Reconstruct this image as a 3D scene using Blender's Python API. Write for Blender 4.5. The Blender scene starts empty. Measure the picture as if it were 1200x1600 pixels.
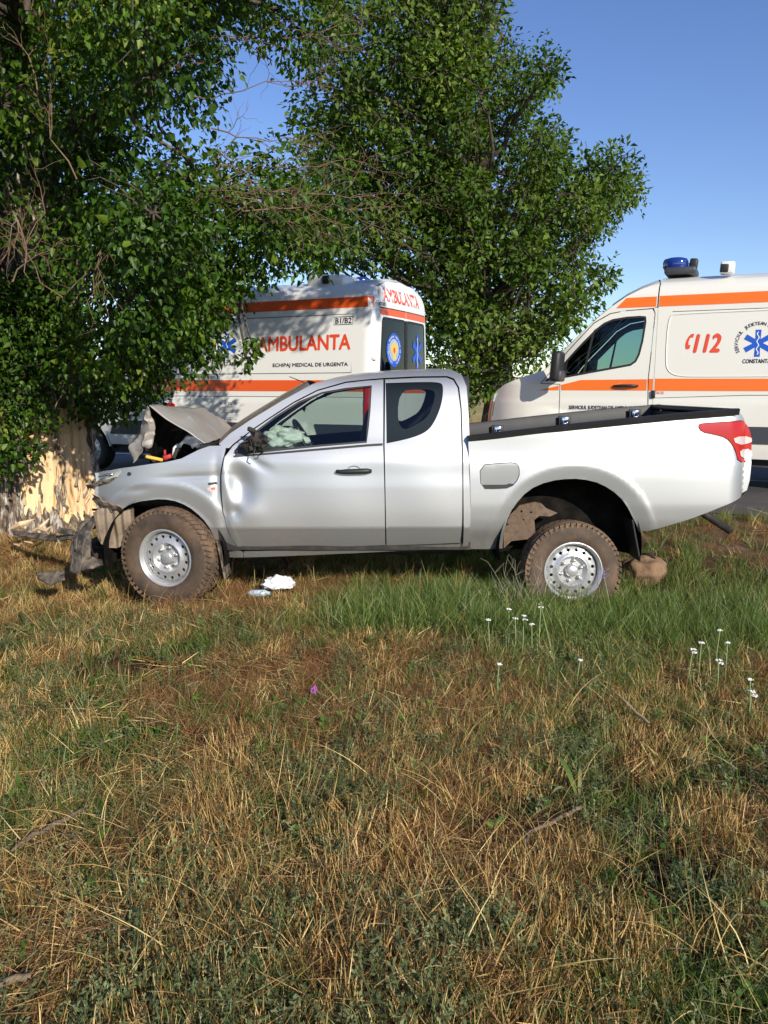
import bpy, bmesh, math, random
import numpy as np
from math import sin, cos, tan, pi, radians, sqrt, atan, atan2
from mathutils import Vector, Matrix, Euler
from mathutils.geometry import delaunay_2d_cdt
random.seed(7); rng = np.random.default_rng(7)
SC = bpy.context.scene; COL = SC.collection

# ------------------------------------------------------------------ camera, sky, sun, exposure
F = 1246.0; PITCH = atan(190/1246); CAMZ = 1.26
cd = bpy.data.cameras.new('camera'); cam = bpy.data.objects.new('camera', cd); COL.objects.link(cam)
cd.sensor_fit = 'VERTICAL'; cd.sensor_height = 36.0; cd.lens = 36.0*F/1600
cd.clip_start = 0.05; cd.clip_end = 3000
cam.location = (0, 0, CAMZ); cam.rotation_euler = (pi/2-PITCH, 0, 0); SC.camera = cam
SUN_AZ = radians(28); SUN_EL = radians(25)        # azimuth to the right of straight behind the camera
sun_dir = Vector((sin(SUN_AZ)*cos(SUN_EL), -cos(SUN_AZ)*cos(SUN_EL), sin(SUN_EL)))
w = bpy.data.worlds.new('World'); SC.world = w; w.use_nodes = True
nt = w.node_tree; nt.nodes.clear()
sk = nt.nodes.new('ShaderNodeTexSky'); sk.sky_type = 'NISHITA'; sk.sun_disc = False
sk.sun_elevation = SUN_EL; sk.sun_rotation = pi-SUN_AZ
sk.altitude = 50; sk.air_density = 1.0; sk.dust_density = 0.15; sk.ozone_density = 3.0
bg = nt.nodes.new('ShaderNodeBackground'); bg.inputs[1].default_value = 0.13
wo = nt.nodes.new('ShaderNodeOutputWorld')
hs_ = nt.nodes.new('ShaderNodeHueSaturation'); hs_.inputs['Saturation'].default_value = 1.12; hs_.inputs['Hue'].default_value = 0.515; nt.links.new(sk.outputs[0], hs_.inputs['Color']); nt.links.new(hs_.outputs[0], bg.inputs[0]); nt.links.new(bg.outputs[0], wo.inputs[0])
sl = bpy.data.lights.new('sun', 'SUN'); sl.energy = 4.6; sl.angle = radians(0.5); sl.color = (1.0, 0.925, 0.80)
so = bpy.data.objects.new('sun', sl); COL.objects.link(so)
so.rotation_euler = sun_dir.to_track_quat('Z', 'Y').to_euler(); so.location = sun_dir*30
SC.view_settings.view_transform = 'Standard'; SC.view_settings.look = 'None'
SC.view_settings.exposure = 0.27; SC.view_settings.gamma = 1.0; SC.view_settings.use_curve_mapping = False
SC.cycles.max_bounces = 8; SC.cycles.transparent_max_bounces = 12

# ------------------------------------------------------------------ helpers
def ray(px, py):
    x = (px-600)/F; u = (800-py)/F
    return Vector((x, cos(PITCH)+u*sin(PITCH), -sin(PITCH)+u*cos(PITCH)))
def at(px, py, Y):
    d = ray(px, py); return Vector((0, 0, CAMZ)) + d*(Y/d.y)
def at_z(px, py, z):
    d = ray(px, py); return Vector((0, 0, CAMZ)) + d*((z-CAMZ)/d.z)
def hermite(knots):
    xs = np.array([k[0] for k in knots], float); ys = np.array([k[1] for k in knots], float)
    d = np.diff(ys)/np.diff(xs); m = np.zeros_like(ys)
    m[0] = d[0]; m[-1] = d[-1]
    for i in range(1, len(ys)-1):
        m[i] = 0 if d[i-1]*d[i] <= 0 else 2*d[i-1]*d[i]/(d[i-1]+d[i])
    def f(x):
        x = np.asarray(x, float); xc = np.clip(x, xs[0], xs[-1])
        i = np.clip(np.searchsorted(xs, xc)-1, 0, len(xs)-2)
        h = xs[i+1]-xs[i]; t = (xc-xs[i])/h
        r = (2*t**3-3*t*t+1)*ys[i]+(t**3-2*t*t+t)*h*m[i]+(-2*t**3+3*t*t)*ys[i+1]+(t**3-t*t)*h*m[i+1]
        return r + (x-xc)*np.where(x < xs[0], m[0], m[-1])
    return f
def sstep(a, b, x):
    t = np.clip((np.asarray(x, float)-a)/(b-a), 0, 1); return t*t*(3-2*t)

def link(name, me, mat=None, parent=None, smooth=True):
    o = bpy.data.objects.new(name, me); COL.objects.link(o)
    if mat is not None:
        for m in (mat if isinstance(mat, (list, tuple)) else [mat]): me.materials.append(m)
    if smooth and len(me.polygons):
        me.polygons.foreach_set('use_smooth', np.ones(len(me.polygons), bool))
    if parent is not None: o.parent = parent
    return o
def mesh(name, v, f, mat=None, parent=None, smooth=True, org=None, mi=None):
    v = np.asarray(v, float).reshape(-1, 3)
    if org is not None: v = v-np.asarray(org, float)
    me = bpy.data.meshes.new(name); me.from_pydata([tuple(p) for p in v], [], [tuple(int(i) for i in q) for q in f])
    if mi is not None:
        pass
    o = link(name, me, mat, parent, smooth)
    if mi is not None: me.polygons.foreach_set('material_index', np.asarray(mi, np.int32))
    me.update(); return o
def fast_mesh(name, v, f, mat=None, parent=None, smooth=False, attr=None):
    """v (N,3), f (M,k) arrays of constant k"""
    me = bpy.data.meshes.new(name); M, k = f.shape
    me.vertices.add(len(v)); me.vertices.foreach_set('co', np.ascontiguousarray(v, np.float32).ravel())
    me.loops.add(M*k); me.loops.foreach_set('vertex_index', np.ascontiguousarray(f, np.int32).ravel())
    me.polygons.add(M); me.polygons.foreach_set('loop_start', np.arange(0, M*k, k, dtype=np.int32))
    if attr is not None:
        for nm, a in attr.items():
            at_ = me.attributes.new(nm, 'FLOAT', 'POINT'); at_.data.foreach_set('value', np.ascontiguousarray(a, np.float32))
    me.update(calc_edges=True)
    return link(name, me, mat, parent, smooth)
def tag(o, label=None, cat=None, group=None, kind=None):
    if label: o['label'] = label
    if cat: o['category'] = cat
    if group: o['group'] = group
    if kind: o['kind'] = kind
    return o
def empty(name, loc, rz=0, parent=None):
    o = bpy.data.objects.new(name, None); COL.objects.link(o); o.location = loc; o.rotation_euler = (0, 0, rz)
    o.empty_display_size = 0.2
    if parent: o.parent = parent
    return o

class MB:
    """collects simple solids into one mesh"""
    def __init__(s): s.v = []; s.f = []
    def add(s, v, f):
        b = len(s.v); s.v += [tuple(p) for p in v]; s.f += [tuple(i+b for i in q) for q in f]; return s
    def box(s, c, size, rot=None, bev=0.0):
        hx, hy, hz = [d/2 for d in size]; c = Vector(c); R = Euler(rot).to_matrix() if rot else Matrix.Identity(3)
        if bev <= 0:
            vs = [Vector((x*hx, y*hy, z*hz)) for x in (-1, 1) for y in (-1, 1) for z in (-1, 1)]
            fs = [(0, 1, 3, 2), (4, 6, 7, 5), (0, 4, 5, 1), (2, 3, 7, 6), (0, 2, 6, 4), (1, 5, 7, 3)]
            return s.add([R@v+c for v in vs], fs)
        bm = bmesh.new(); bmesh.ops.create_cube(bm, size=1)
        for v in bm.verts: v.co = Vector((v.co.x*2*hx, v.co.y*2*hy, v.co.z*2*hz))
        bmesh.ops.bevel(bm, geom=list(bm.edges), offset=bev, segments=2, affect='EDGES', profile=.5)
        bm.verts.index_update()
        s.add([R@v.co+c for v in bm.verts], [[v.index for v in f.verts] for f in bm.faces]); bm.free(); return s
    def tube(s, pts, r, n=8, cap=True):
        pts = [Vector(p) for p in pts]; rs = r if isinstance(r, (list, tuple)) else [r]*len(pts)
        b = len(s.v); up = None
        for i, p in enumerate(pts):
            d = (pts[min(i+1, len(pts)-1)]-pts[max(i-1, 0)]).normalized()
            if up is None: up = d.orthogonal().normalized()
            up = (up-d*up.dot(d)); up = up.normalized() if up.length > 1e-6 else d.orthogonal().normalized()
            q = d.cross(up)
            for k in range(n):
                a = 2*pi*k/n; s.v.append(tuple(p+(up*cos(a)+q*sin(a))*rs[i]))
        for i in range(len(pts)-1):
            for k in range(n):
                s.f.append((b+i*n+k, b+i*n+(k+1) % n, b+(i+1)*n+(k+1) % n, b+(i+1)*n+k))
        if cap:
            s.f.append(tuple(b+k for k in range(n))[::-1]); s.f.append(tuple(b+(len(pts)-1)*n+k for k in range(n)))
        return s
    def lathe(s, prof, n=48, M=None, closed=False):
        """prof: (radius, axial) list, axis = local -Y (axial grows towards -Y)"""
        M = M or Matrix.Identity(4); b = len(s.v); m = len(prof)
        for (r, a) in prof:
            for k in range(n):
                t = 2*pi*k/n; s.v.append(tuple(M@Vector((r*cos(t), -a, r*sin(t)))))
        for i in range(m if closed else m-1):
            j = (i+1) % m
            for k in range(n):
                s.f.append((b+i*n+k, b+j*n+k, b+j*n+(k+1) % n, b+i*n+(k+1) % n))
        return s
    def build(s, name, mat, parent=None, smooth=True, org=None, sharp=None):
        o = mesh(name, s.v, s.f, mat, parent, smooth, org)
        if sharp and smooth:
            try: o.data.set_sharp_from_angle(angle=radians(sharp))
            except Exception: pass
        return o

def inside(P, poly):
    x, y = P[:, 0], P[:, 1]; c = np.zeros(len(P), bool); n = len(poly)
    for i in range(n):
        x0, y0 = poly[i]; x1, y1 = poly[(i+1) % n]
        if y0 == y1: continue
        c ^= ((y0 > y) != (y1 > y)) & (x < (x1-x0)*(y-y0)/(y1-y0)+x0)
    return c
def seg_dist(P, poly):
    d = np.full(len(P), 1e9); n = len(poly)
    for i in range(n):
        a = np.array(poly[i]); b = np.array(poly[(i+1) % n]); ab = b-a; L = (ab*ab).sum()
        if L < 1e-12: continue
        t = np.clip(((P-a)@ab)/L, 0, 1); d = np.minimum(d, np.hypot(*(P-(a+t[:, None]*ab)).T))
    return d
def resample(poly, sp, closed=True):
    out = []; n = len(poly)
    for i in range(n if closed else n-1):
        a = poly[i]; b = poly[(i+1) % n]; L = math.hypot(b[0]-a[0], b[1]-a[1]); k = max(1, int(round(L/sp)))
        for j in range(k): out.append((a[0]+(b[0]-a[0])*j/k, a[1]+(b[1]-a[1])*j/k))
    if not closed: out.append(tuple(poly[-1]))
    return out
def rounded(poly, it=2, keep=()):
    """Chaikin corner cutting, corners in keep stay sharp"""
    pts = [(p[0], p[1], i in keep) for i, p in enumerate(poly)]
    for _ in range(it):
        o = []; n = len(pts)
        for i in range(n):
            a, p, b = pts[i-1], pts[i], pts[(i+1) % n]
            if p[2]: o.append(p)
            else:
                o.append((p[0]*.75+a[0]*.25, p[1]*.75+a[1]*.25, False)); o.append((p[0]*.75+b[0]*.25, p[1]*.75+b[1]*.25, False))
        pts = o
    return [(p[0], p[1]) for p in pts]
def cdt(outline, holes=(), sp=.03):
    loops = [resample(outline, sp)]+[resample(h, sp) for h in holes]
    vs = []; es = []
    for L in loops:
        b = len(vs); vs += L; es += [(b+i, b+(i+1) % len(L)) for i in range(len(L))]
    A = np.array(loops[0]); x0, y0 = A.min(0); x1, y1 = A.max(0)
    gx, gy = np.meshgrid(np.arange(x0+sp*.5, x1, sp), np.arange(y0+sp*.5, y1, sp)); gx = gx+(np.arange(gx.shape[0]) % 2)[:, None]*sp*.5
    P = np.stack([gx.ravel(), gy.ravel()], 1)
    k = inside(P, loops[0])
    for L in loops[1:]: k &= ~inside(P, L)
    P = P[k]
    if len(P):
        k = np.ones(len(P), bool)
        for L in ([outline]+list(holes)): k &= seg_dist(P, L) > sp*.45
        P = P[k]
    vs = [Vector(p) for p in vs]+[Vector(p) for p in P.tolist()]
    r = delaunay_2d_cdt(vs, es, [], 0, 1e-6)
    V = np.array([tuple(p) for p in r[0]]); T = np.array([t for t in r[2] if len(t) == 3], int)
    C = V[T].mean(1); k = inside(C, loops[0])
    for L in loops[1:]: k &= ~inside(C, L)
    T = T[k]
    a = V[T[:, 1]]-V[T[:, 0]]; b = V[T[:, 2]]-V[T[:, 0]]; cr = a[:, 0]*b[:, 1]-a[:, 1]*b[:, 0]
    T[cr < 0] = T[cr < 0][:, ::-1]
    return V, T
def boundary(T):
    E = {}
    for t in T:
        for i in range(3):
            e = (t[i], t[(i+1) % 3]); E[e] = 1
    return [e for e in E if (e[1], e[0]) not in E]
def panel(name, outline, fn, mat, parent, holes=(), sp=.03, lip=.02, org=None, flip=False, lipdir=(0, 1, 0), mirror=None, smooth=True):
    """outline in (x,z); fn(x,z)->(x,y,z) arrays; near side faces -Y"""
    V, T = cdt(outline, holes, sp); X = np.stack(fn(V[:, 0], V[:, 1]), 1)
    v = [tuple(p) for p in X]; f = [tuple(t) for t in T]
    if lip:
        B = boundary(T); L = np.array(lipdir, float); m = {}
        for a, b in B:
            for q in (a, b):
                if q not in m:
                    m[q] = len(v); v.append(tuple(X[q])); v.append(tuple(X[q]+L*lip))
            f.append((b, a) and (m[b], m[a], m[a]+1, m[b]+1))
    if flip: f = [q[::-1] for q in f]
    o = mesh(name, v, f, mat, parent, smooth, org)
    if smooth and not flip:
        e = .004; A = (np.stack(fn(V[:, 0]+e, V[:, 1]), 1)-np.stack(fn(V[:, 0]-e, V[:, 1]), 1)); B_ = (np.stack(fn(V[:, 0], V[:, 1]+e), 1)-np.stack(fn(V[:, 0], V[:, 1]-e), 1))
        nn = np.cross(A, B_); nn /= np.linalg.norm(nn, axis=1)[:, None]+1e-12
        full = np.zeros((len(v), 3)); full[:len(nn)] = nn
        o.data.normals_split_custom_set_from_vertices([tuple(q) for q in full])
    if mirror is not None:
        v2 = [(p[0], 2*mirror-p[1], p[2]) for p in v]
        mesh(name, v2, [q[::-1] for q in f], mat, parent, smooth, org)
    return o
def bridge(name, curve, fn, mat, parent, yc, bulge=(0, 0, .03), n=24, power=.6, org=None, sp=.06, lip=0, closed=False):
    """surface from the near edge curve [(x,z)] (y from fn) across to its mirror about yc"""
    C = np.array(resample(curve, sp, closed=False)); N = np.stack(fn(C[:, 0], C[:, 1]), 1); m = len(N)
    v = []; f = []; B = np.array(bulge, float)
    for j in range(n+1):
        t = j/n; t = .5-.5*cos(pi*t); k = (1-abs(2*t-1)**2.2)
        Q = N.copy(); Q[:, 1] = N[:, 1]*(1-t)+(2*yc-N[:, 1])*t; Q += B*k; v += [tuple(p) for p in Q]
    for j in range(n):
        for i in range(m-1):
            f.append((j*m+i+1, (j+1)*m+i+1, (j+1)*m+i, j*m+i))
    return mesh(name, v, f, mat, parent, True, org)

# ------------------------------------------------------------------ materials
def newmat(name):
    m = bpy.data.materials.new(name); m.use_nodes = True; n = m.node_tree
    b = n.nodes['Principled BSDF']; return m, n, b
def N(n, t, **k):
    d = n.nodes.new(t)
    for a, v in k.items(): setattr(d, a, v)
    return d
def pmat(name, col, rough=.5, metal=0.0, coat=0.0, noise=0.0, nscale=8.0, col2=None, bump=0.0, bscale=60.0, spec=.5, thr=(.45, .65), rough2=None):
    m, n, b = newmat(name)
    b.inputs['Base Color'].default_value = (*col, 1); b.inputs['Roughness'].default_value = rough
    b.inputs['Metallic'].default_value = metal; b.inputs['Coat Weight'].default_value = coat; b.inputs['Coat Roughness'].default_value = .06
    b.inputs['Specular IOR Level'].default_value = spec
    if col2 is not None or noise or bump:
        tc = N(n, 'ShaderNodeTexCoord')
    if col2 is not None:
        nz = N(n, 'ShaderNodeTexNoise'); nz.inputs['Scale'].default_value = nscale; nz.inputs['Detail'].default_value = 8; nz.inputs['Roughness'].default_value = .65
        n.links.new(tc.outputs['Object'], nz.inputs['Vector'])
        mr = N(n, 'ShaderNodeMapRange'); mr.inputs[1].default_value = thr[0]; mr.inputs[2].default_value = thr[1]; n.links.new(nz.outputs[0], mr.inputs[0])
        mx = N(n, 'ShaderNodeMix', data_type='RGBA'); mx.inputs[6].default_value = (*col, 1); mx.inputs[7].default_value = (*col2, 1)
        n.links.new(mr.outputs[0], mx.inputs[0]); n.links.new(mx.outputs[2], b.inputs['Base Color'])
        if rough2 is not None:
            mq = N(n, 'ShaderNodeMapRange'); mq.inputs[3].default_value = rough; mq.inputs[4].default_value = rough2; n.links.new(mr.outputs[0], mq.inputs[0]); n.links.new(mq.outputs[0], b.inputs['Roughness'])
    if bump:
        n2 = N(n, 'ShaderNodeTexNoise'); n2.inputs['Scale'].default_value = bscale; n2.inputs['Detail'].default_value = 6; n.links.new(tc.outputs['Object'], n2.inputs['Vector'])
        bp = N(n, 'ShaderNodeBump'); bp.inputs['Strength'].default_value = bump; bp.inputs['Distance'].default_value = .02
        n.links.new(n2.outputs[0], bp.inputs['Height']); n.links.new(bp.outputs[0], b.inputs['Normal'])
    return m
def paint(name, col, metal, rough, dust=(.30, .24, .17), dz=(.35, -.15), spots=.0, amount=.35):
    """vehicle paint: clear coat, road dust thicker low down, fine specks; dark trim on the inner side of the sheet"""
    m, n, b = newmat(name); L = n.links
    b.inputs['Metallic'].default_value = metal; b.inputs['Coat Weight'].default_value = .35; b.inputs['Coat Roughness'].default_value = .08
    tc = N(n, 'ShaderNodeTexCoord'); ge = N(n, 'ShaderNodeNewGeometry')
    nz = N(n, 'ShaderNodeTexNoise'); nz.inputs['Scale'].default_value = 2.3; nz.inputs['Detail'].default_value = 9; nz.inputs['Roughness'].default_value = .7
    L.new(tc.outputs['Object'], nz.inputs['Vector'])
    sx = N(n, 'ShaderNodeSeparateXYZ'); L.new(ge.outputs['Position'], sx.inputs[0])
    mz = N(n, 'ShaderNodeMapRange'); mz.inputs[1].default_value = dz[0]; mz.inputs[2].default_value = dz[1]; mz.inputs[3].default_value = 0.06; mz.inputs[4].default_value = 1; L.new(sx.outputs[2], mz.inputs[0])
    mn = N(n, 'ShaderNodeMapRange'); mn.inputs[1].default_value = .3; mn.inputs[2].default_value = .75; L.new(nz.outputs[0], mn.inputs[0])
    mu = N(n, 'ShaderNodeMath', operation='MULTIPLY'); L.new(mz.outputs[0], mu.inputs[0]); L.new(mn.outputs[0], mu.inputs[1])
    m2 = N(n, 'ShaderNodeMath', operation='MULTIPLY'); m2.inputs[1].default_value = amount*2; L.new(mu.outputs[0], m2.inputs[0])
    n3 = N(n, 'ShaderNodeTexNoise'); n3.inputs['Scale'].default_value = 55; n3.inputs['Detail'].default_value = 2; L.new(tc.outputs['Object'], n3.inputs['Vector'])
    m3 = N(n, 'ShaderNodeMapRange'); m3.inputs[1].default_value = .735; m3.inputs[2].default_value = .76; m3.inputs[4].default_value = spots; L.new(n3.outputs[0], m3.inputs[0])
    ma = N(n, 'ShaderNodeMath', operation='MAXIMUM'); L.new(m2.outputs[0], ma.inputs[0]); L.new(m3.outputs[0], ma.inputs[1]); ma.use_clamp = True
    mx = N(n, 'ShaderNodeMix', data_type='RGBA'); mx.inputs[6].default_value = (*col, 1); mx.inputs[7].default_value = (*dust, 1)
    L.new(ma.outputs[0], mx.inputs[0]); L.new(mx.outputs[2], b.inputs['Base Color'])
    mr = N(n, 'ShaderNodeMapRange'); mr.inputs[3].default_value = rough; mr.inputs[4].default_value = .8; L.new(ma.outputs[0], mr.inputs[0]); L.new(mr.outputs[0], b.inputs['Roughness'])
    d = N(n, 'ShaderNodeBsdfDiffuse'); d.inputs[0].default_value = (.018, .018, .02, 1)
    ms = N(n, 'ShaderNodeMixShader'); L.new(ge.outputs['Backfacing'], ms.inputs[0]); L.new(b.outputs[0], ms.inputs[1]); L.new(d.outputs[0], ms.inputs[2])
    L.new(ms.outputs[0], n.nodes['Material Output'].inputs['Surface']); return m
def glass(name, tint=(.55, .62, .58), refl=1.0, dust=0.0, dcol=(.25, .18, .12)):
    m, n, b = newmat(name); L = n.links; n.nodes.remove(b)
    tr = N(n, 'ShaderNodeBsdfTransparent'); tr.inputs[0].default_value = (*tint, 1)
    gl = N(n, 'ShaderNodeBsdfGlossy'); gl.inputs['Roughness'].default_value = .02; gl.inputs[0].default_value = (refl, refl, refl, 1)
    fr = N(n, 'ShaderNodeFresnel'); fr.inputs[0].default_value = 1.5
    ms = N(n, 'ShaderNodeMixShader'); L.new(fr.outputs[0], ms.inputs[0]); L.new(tr.outputs[0], ms.inputs[1]); L.new(gl.outputs[0], ms.inputs[2]); out = ms
    if dust:
        df = N(n, 'ShaderNodeBsdfDiffuse'); df.inputs[0].default_value = (*dcol, 1)
        tc = N(n, 'ShaderNodeTexCoord'); nz = N(n, 'ShaderNodeTexNoise'); nz.inputs['Scale'].default_value = 5; nz.inputs['Detail'].default_value = 8; L.new(tc.outputs['Object'], nz.inputs['Vector'])
        mr = N(n, 'ShaderNodeMapRange'); mr.inputs[1].default_value = .25; mr.inputs[2].default_value = .8; mr.inputs[3].default_value = dust*.5; mr.inputs[4].default_value = min(1, dust*1.4); L.new(nz.outputs[0], mr.inputs[0])
        m2 = N(n, 'ShaderNodeMixShader'); L.new(mr.outputs[0], m2.inputs[0]); L.new(ms.outputs[0], m2.inputs[1]); L.new(df.outputs[0], m2.inputs[2]); out = m2
    L.new(out.outputs[0], n.nodes['Material Output'].inputs['Surface']); return m
def leafmat(name, cols, trans=.35, rough=.42, attr='tint', spec=.5, inst=0.0):
    """cols: ramp of base colours picked by a per-leaf random value"""
    m, n, b = newmat(name); L = n.links
    a = N(n, 'ShaderNodeAttribute'); a.attribute_name = attr
    r = N(n, 'ShaderNodeValToRGB'); el = r.color_ramp.elements
    for i, (p, c) in enumerate(cols):
        e = el[i] if i < 2 else el.new(p)
        e.position = p; e.color = (*c, 1)
    if inst:
        oi = N(n, 'ShaderNodeObjectInfo'); mm = N(n, 'ShaderNodeMath', operation='MULTIPLY_ADD'); L.new(oi.outputs['Random'], mm.inputs[0]); mm.inputs[1].default_value = inst; L.new(a.outputs['Fac'], mm.inputs[2])
        m2 = N(n, 'ShaderNodeMath', operation='SUBTRACT'); L.new(mm.outputs[0], m2.inputs[0]); m2.inputs[1].default_value = inst/2; m2.use_clamp = True; L.new(m2.outputs[0], r.inputs[0])
    else: L.new(a.outputs['Fac'], r.inputs[0])
    L.new(r.outputs[0], b.inputs['Base Color']); b.inputs['Roughness'].default_value = rough; b.inputs['Specular IOR Level'].default_value = spec
    t = N(n, 'ShaderNodeBsdfTranslucent')
    hs = N(n, 'ShaderNodeHueSaturation'); hs.inputs['Value'].default_value = 1.5; hs.inputs['Saturation'].default_value = 1.15; L.new(r.outputs[0], hs.inputs['Color']); L.new(hs.outputs[0], t.inputs[0])
    ms = N(n, 'ShaderNodeMixShader'); ms.inputs[0].default_value = trans; L.new(b.outputs[0], ms.inputs[1]); L.new(t.outputs[0], ms.inputs[2])
    L.new(ms.outputs[0], n.nodes['Material Output'].inputs['Surface']); return m

M_silver = paint('silver_paint', (.50, .51, .52), .66, .40, dz=(.55, .0), spots=.6, amount=.42)
M_silver_dust = paint('dusty_silver_paint', (.47, .45, .43), .35, .5, dz=(2, 1.2), amount=.4)
M_white = paint('ambulance_white_paint', (.76, .76, .74), 0.0, .35, dz=(.9, .2), amount=.10)
M_cream = paint('ambulance_ivory_paint', (.74, .72, .65), 0.0, .35, dz=(.9, .2), amount=.10)
M_orange = pmat('orange_film', (.78, .10, .012), .35, coat=.3)
M_orange2 = pmat('light_orange_film', (.85, .16, .012), .35, coat=.3)
M_ink = pmat('dark_lettering_film', (.03, .03, .05), .4)
M_redink = pmat('red_lettering_film', (.72, .07, .025), .4)
M_blue = pmat('blue_emblem_film', (.012, .09, .50), .4)
M_yellow = pmat('gold_emblem_film', (.75, .50, .08), .4)
M_whitefilm = pmat('white_film', (.8, .8, .78), .4)
M_black = pmat('black_plastic', (.018, .018, .019), .5, bump=.08, bscale=300)
M_liner = pmat('bed_liner_plastic', (.014, .014, .015), .5, col2=(.032, .028, .024), nscale=6, thr=(.5, .8), bump=.15, bscale=180)
M_greyplastic = pmat('grey_trim_plastic', (.045, .05, .06), .5)
M_rubber = pmat('tyre_rubber', (.05, .036, .027), .8, col2=(.135, .085, .052), nscale=5, thr=(.38, .66), bump=.2, bscale=90)
M_tread = pmat('muddy_tread_rubber', (.06, .042, .03), .85, col2=(.20, .125, .075), nscale=7, thr=(.35, .62), bump=.3, bscale=70)
M_vrubber = pmat('van_tyre_rubber', (.02, .02, .02), .7)
M_steel = pmat('silver_wheel_steel', (.52, .52, .52), .34, .55, col2=(.30, .24, .19), nscale=14, thr=(.55, .8), rough2=.7)
M_darksteel = pmat('dark_chassis_steel', (.014, .013, .012), .7, .0, col2=(.045, .034, .025), nscale=9)
M_mud = pmat('dried_mud_coated_steel', (.17, .115, .075), .85, col2=(.10, .07, .05), nscale=18, bump=.3, bscale=40)
M_clay = pmat('brown_clay_mud', (.24, .145, .085), .9, col2=(.14, .085, .05), nscale=9, bump=.6, bscale=30)
M_tan = pmat('dusty_tan_plastic', (.26, .20, .145), .7, col2=(.15, .11, .08), nscale=10, bump=.2, bscale=40)
M_bumper = pmat('scuffed_grey_bumper_plastic', (.045, .037, .030), .6, col2=(.21, .165, .12), nscale=13, bump=.5, bscale=35, thr=(.42, .62))
M_int = pmat('dark_interior_plastic', (.025, .027, .03), .6)
M_seat = pmat('dark_seat_fabric', (.04, .042, .048), .9)
M_cloth = pmat('white_airbag_nylon', (.74, .78, .74), .8, bump=.2, bscale=40)
M_paper = pmat('white_cloth', (.80, .80, .80), .8, bump=.2, bscale=30)
M_chrome = pmat('chrome', (.75, .75, .76), .12, 1.0)
M_red = pmat('red_lamp_lens', (.42, .004, .006), .22, coat=.25, spec=.4)
M_clearlens = pmat('clear_lamp_lens', (.62, .52, .52), .2, .2, coat=.5)
M_amber = pmat('amber_reflector_lens', (.75, .10, .03), .15, coat=1.0)
M_beacon = pmat('blue_beacon_lens', (.012, .035, .22), .1, coat=1.0)
M_wood = pmat('fresh_splintered_wood', (.74, .58, .38), .8, col2=(.45, .27, .12), nscale=12, bump=.3, bscale=50)
M_bark2 = pmat('brown_bark', (.055, .042, .030), .9, col2=(.10, .08, .06), nscale=14, bump=.8, bscale=22)
M_twig = pmat('reddish_brown_twig_bark', (.16, .085, .05), .8, col2=(.20, .15, .10), nscale=9)
M_stickb = pmat('torn_grey_bark', (.30, .25, .19), .9, col2=(.10, .07, .05), nscale=20, bump=.5, bscale=50)
M_lichen = pmat('lichen_covered_bark', (.17, .13, .05), .9, col2=(.10, .08, .06), nscale=25, bump=.5, bscale=40)
M_bottle = pmat('pale_blue_plastic', (.45, .60, .72), .2, coat=.6)
M_glass = glass('side_glass', (.62, .70, .66))
M_dglass = glass('tinted_glass', (.52, .58, .56))
M_vglass = glass('ambulance_glass', (.42, .56, .54))
M_screen = glass('dusty_windscreen', (.5, .5, .45), dust=.75, dcol=(.30, .24, .17))
M_headlamp = pmat('headlamp_lens', (.55, .57, .6), .1, .6, coat=1.0)
M_yellowp = pmat('yellow_plastic', (.75, .42, .04), .5)
M_redp = pmat('red_plastic', (.45, .03, .03), .5)

# ------------------------------------------------------------------ ground
RP = np.array((3.68, 8.05)); RU = np.array((-.906, .423)); RN = np.array((.423, .906)); ROADW = 7.0
_ph = rng.uniform(0, 6.28, (24, 3)); _fr = rng.normal(0, 1, (24, 2))
def vnoise(x, y, scale, seed=0):
    s = 0
    for i in range(8):
        k = (i+seed*5) % 24; s = s+np.sin(x*_fr[k, 0]*scale+y*_fr[k, 1]*scale+_ph[k, 0]+seed)
    return s/3.0
TREE = np.array((-3.68, 8.25))
def gz(x, y):
    x = np.asarray(x, float); y = np.asarray(y, float)
    t = (x-RP[0])*RN[0]+(y-RP[1])*RN[1]
    z = np.where(t < 0, -.335*sstep(-.25, -1.9, t)-.01, -.012)
    z = np.where(t > ROADW, -.02-.12*sstep(ROADW, ROADW+3, t), z)
    near = sstep(0, -1.2, t)
    z = z+near*(.030*vnoise(x, y, 1.1, 1)+.012*vnoise(x, y, 4, 2))
    z = z+near*(-.05*sstep(.3, 1.6, x)*sstep(4.6, 5.4, y)*sstep(7.5, 6.2, y))
    z = z+.26*np.exp(-((x-TREE[0])**2+(y-TREE[1])**2)/1.6)
    z = z+near*(-.06*sstep(4.75, 4.25, y)+.03*sstep(3.4, 2.4, y))
    return z
def spaced(segs):
    out = []
    for a, b, n in segs: out += list(np.linspace(a, b, n, endpoint=False))
    out.append(segs[-1][1]); return np.array(out)
gxs = spaced([(-900, -60, 14), (-60, -14, 23), (-14, -6, 27), (-6, 6, 150), (6, 14, 27), (14, 60, 23), (60, 900, 14)])
gys = spaced([(-60, -3, 12), (-3, 1, 16), (1, 10, 140), (10, 24, 50), (24, 80, 20), (80, 1500, 16)])
GX, GY = np.meshgrid(gxs, gys); GZ = gz(GX, GY)
gv = np.stack([GX.ravel(), GY.ravel(), GZ.ravel()], 1); nx, ny = len(gxs), len(gys)
ii, jj = np.meshgrid(np.arange(nx-1), np.arange(ny-1)); a_ = (jj*nx+ii).ravel()
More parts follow.
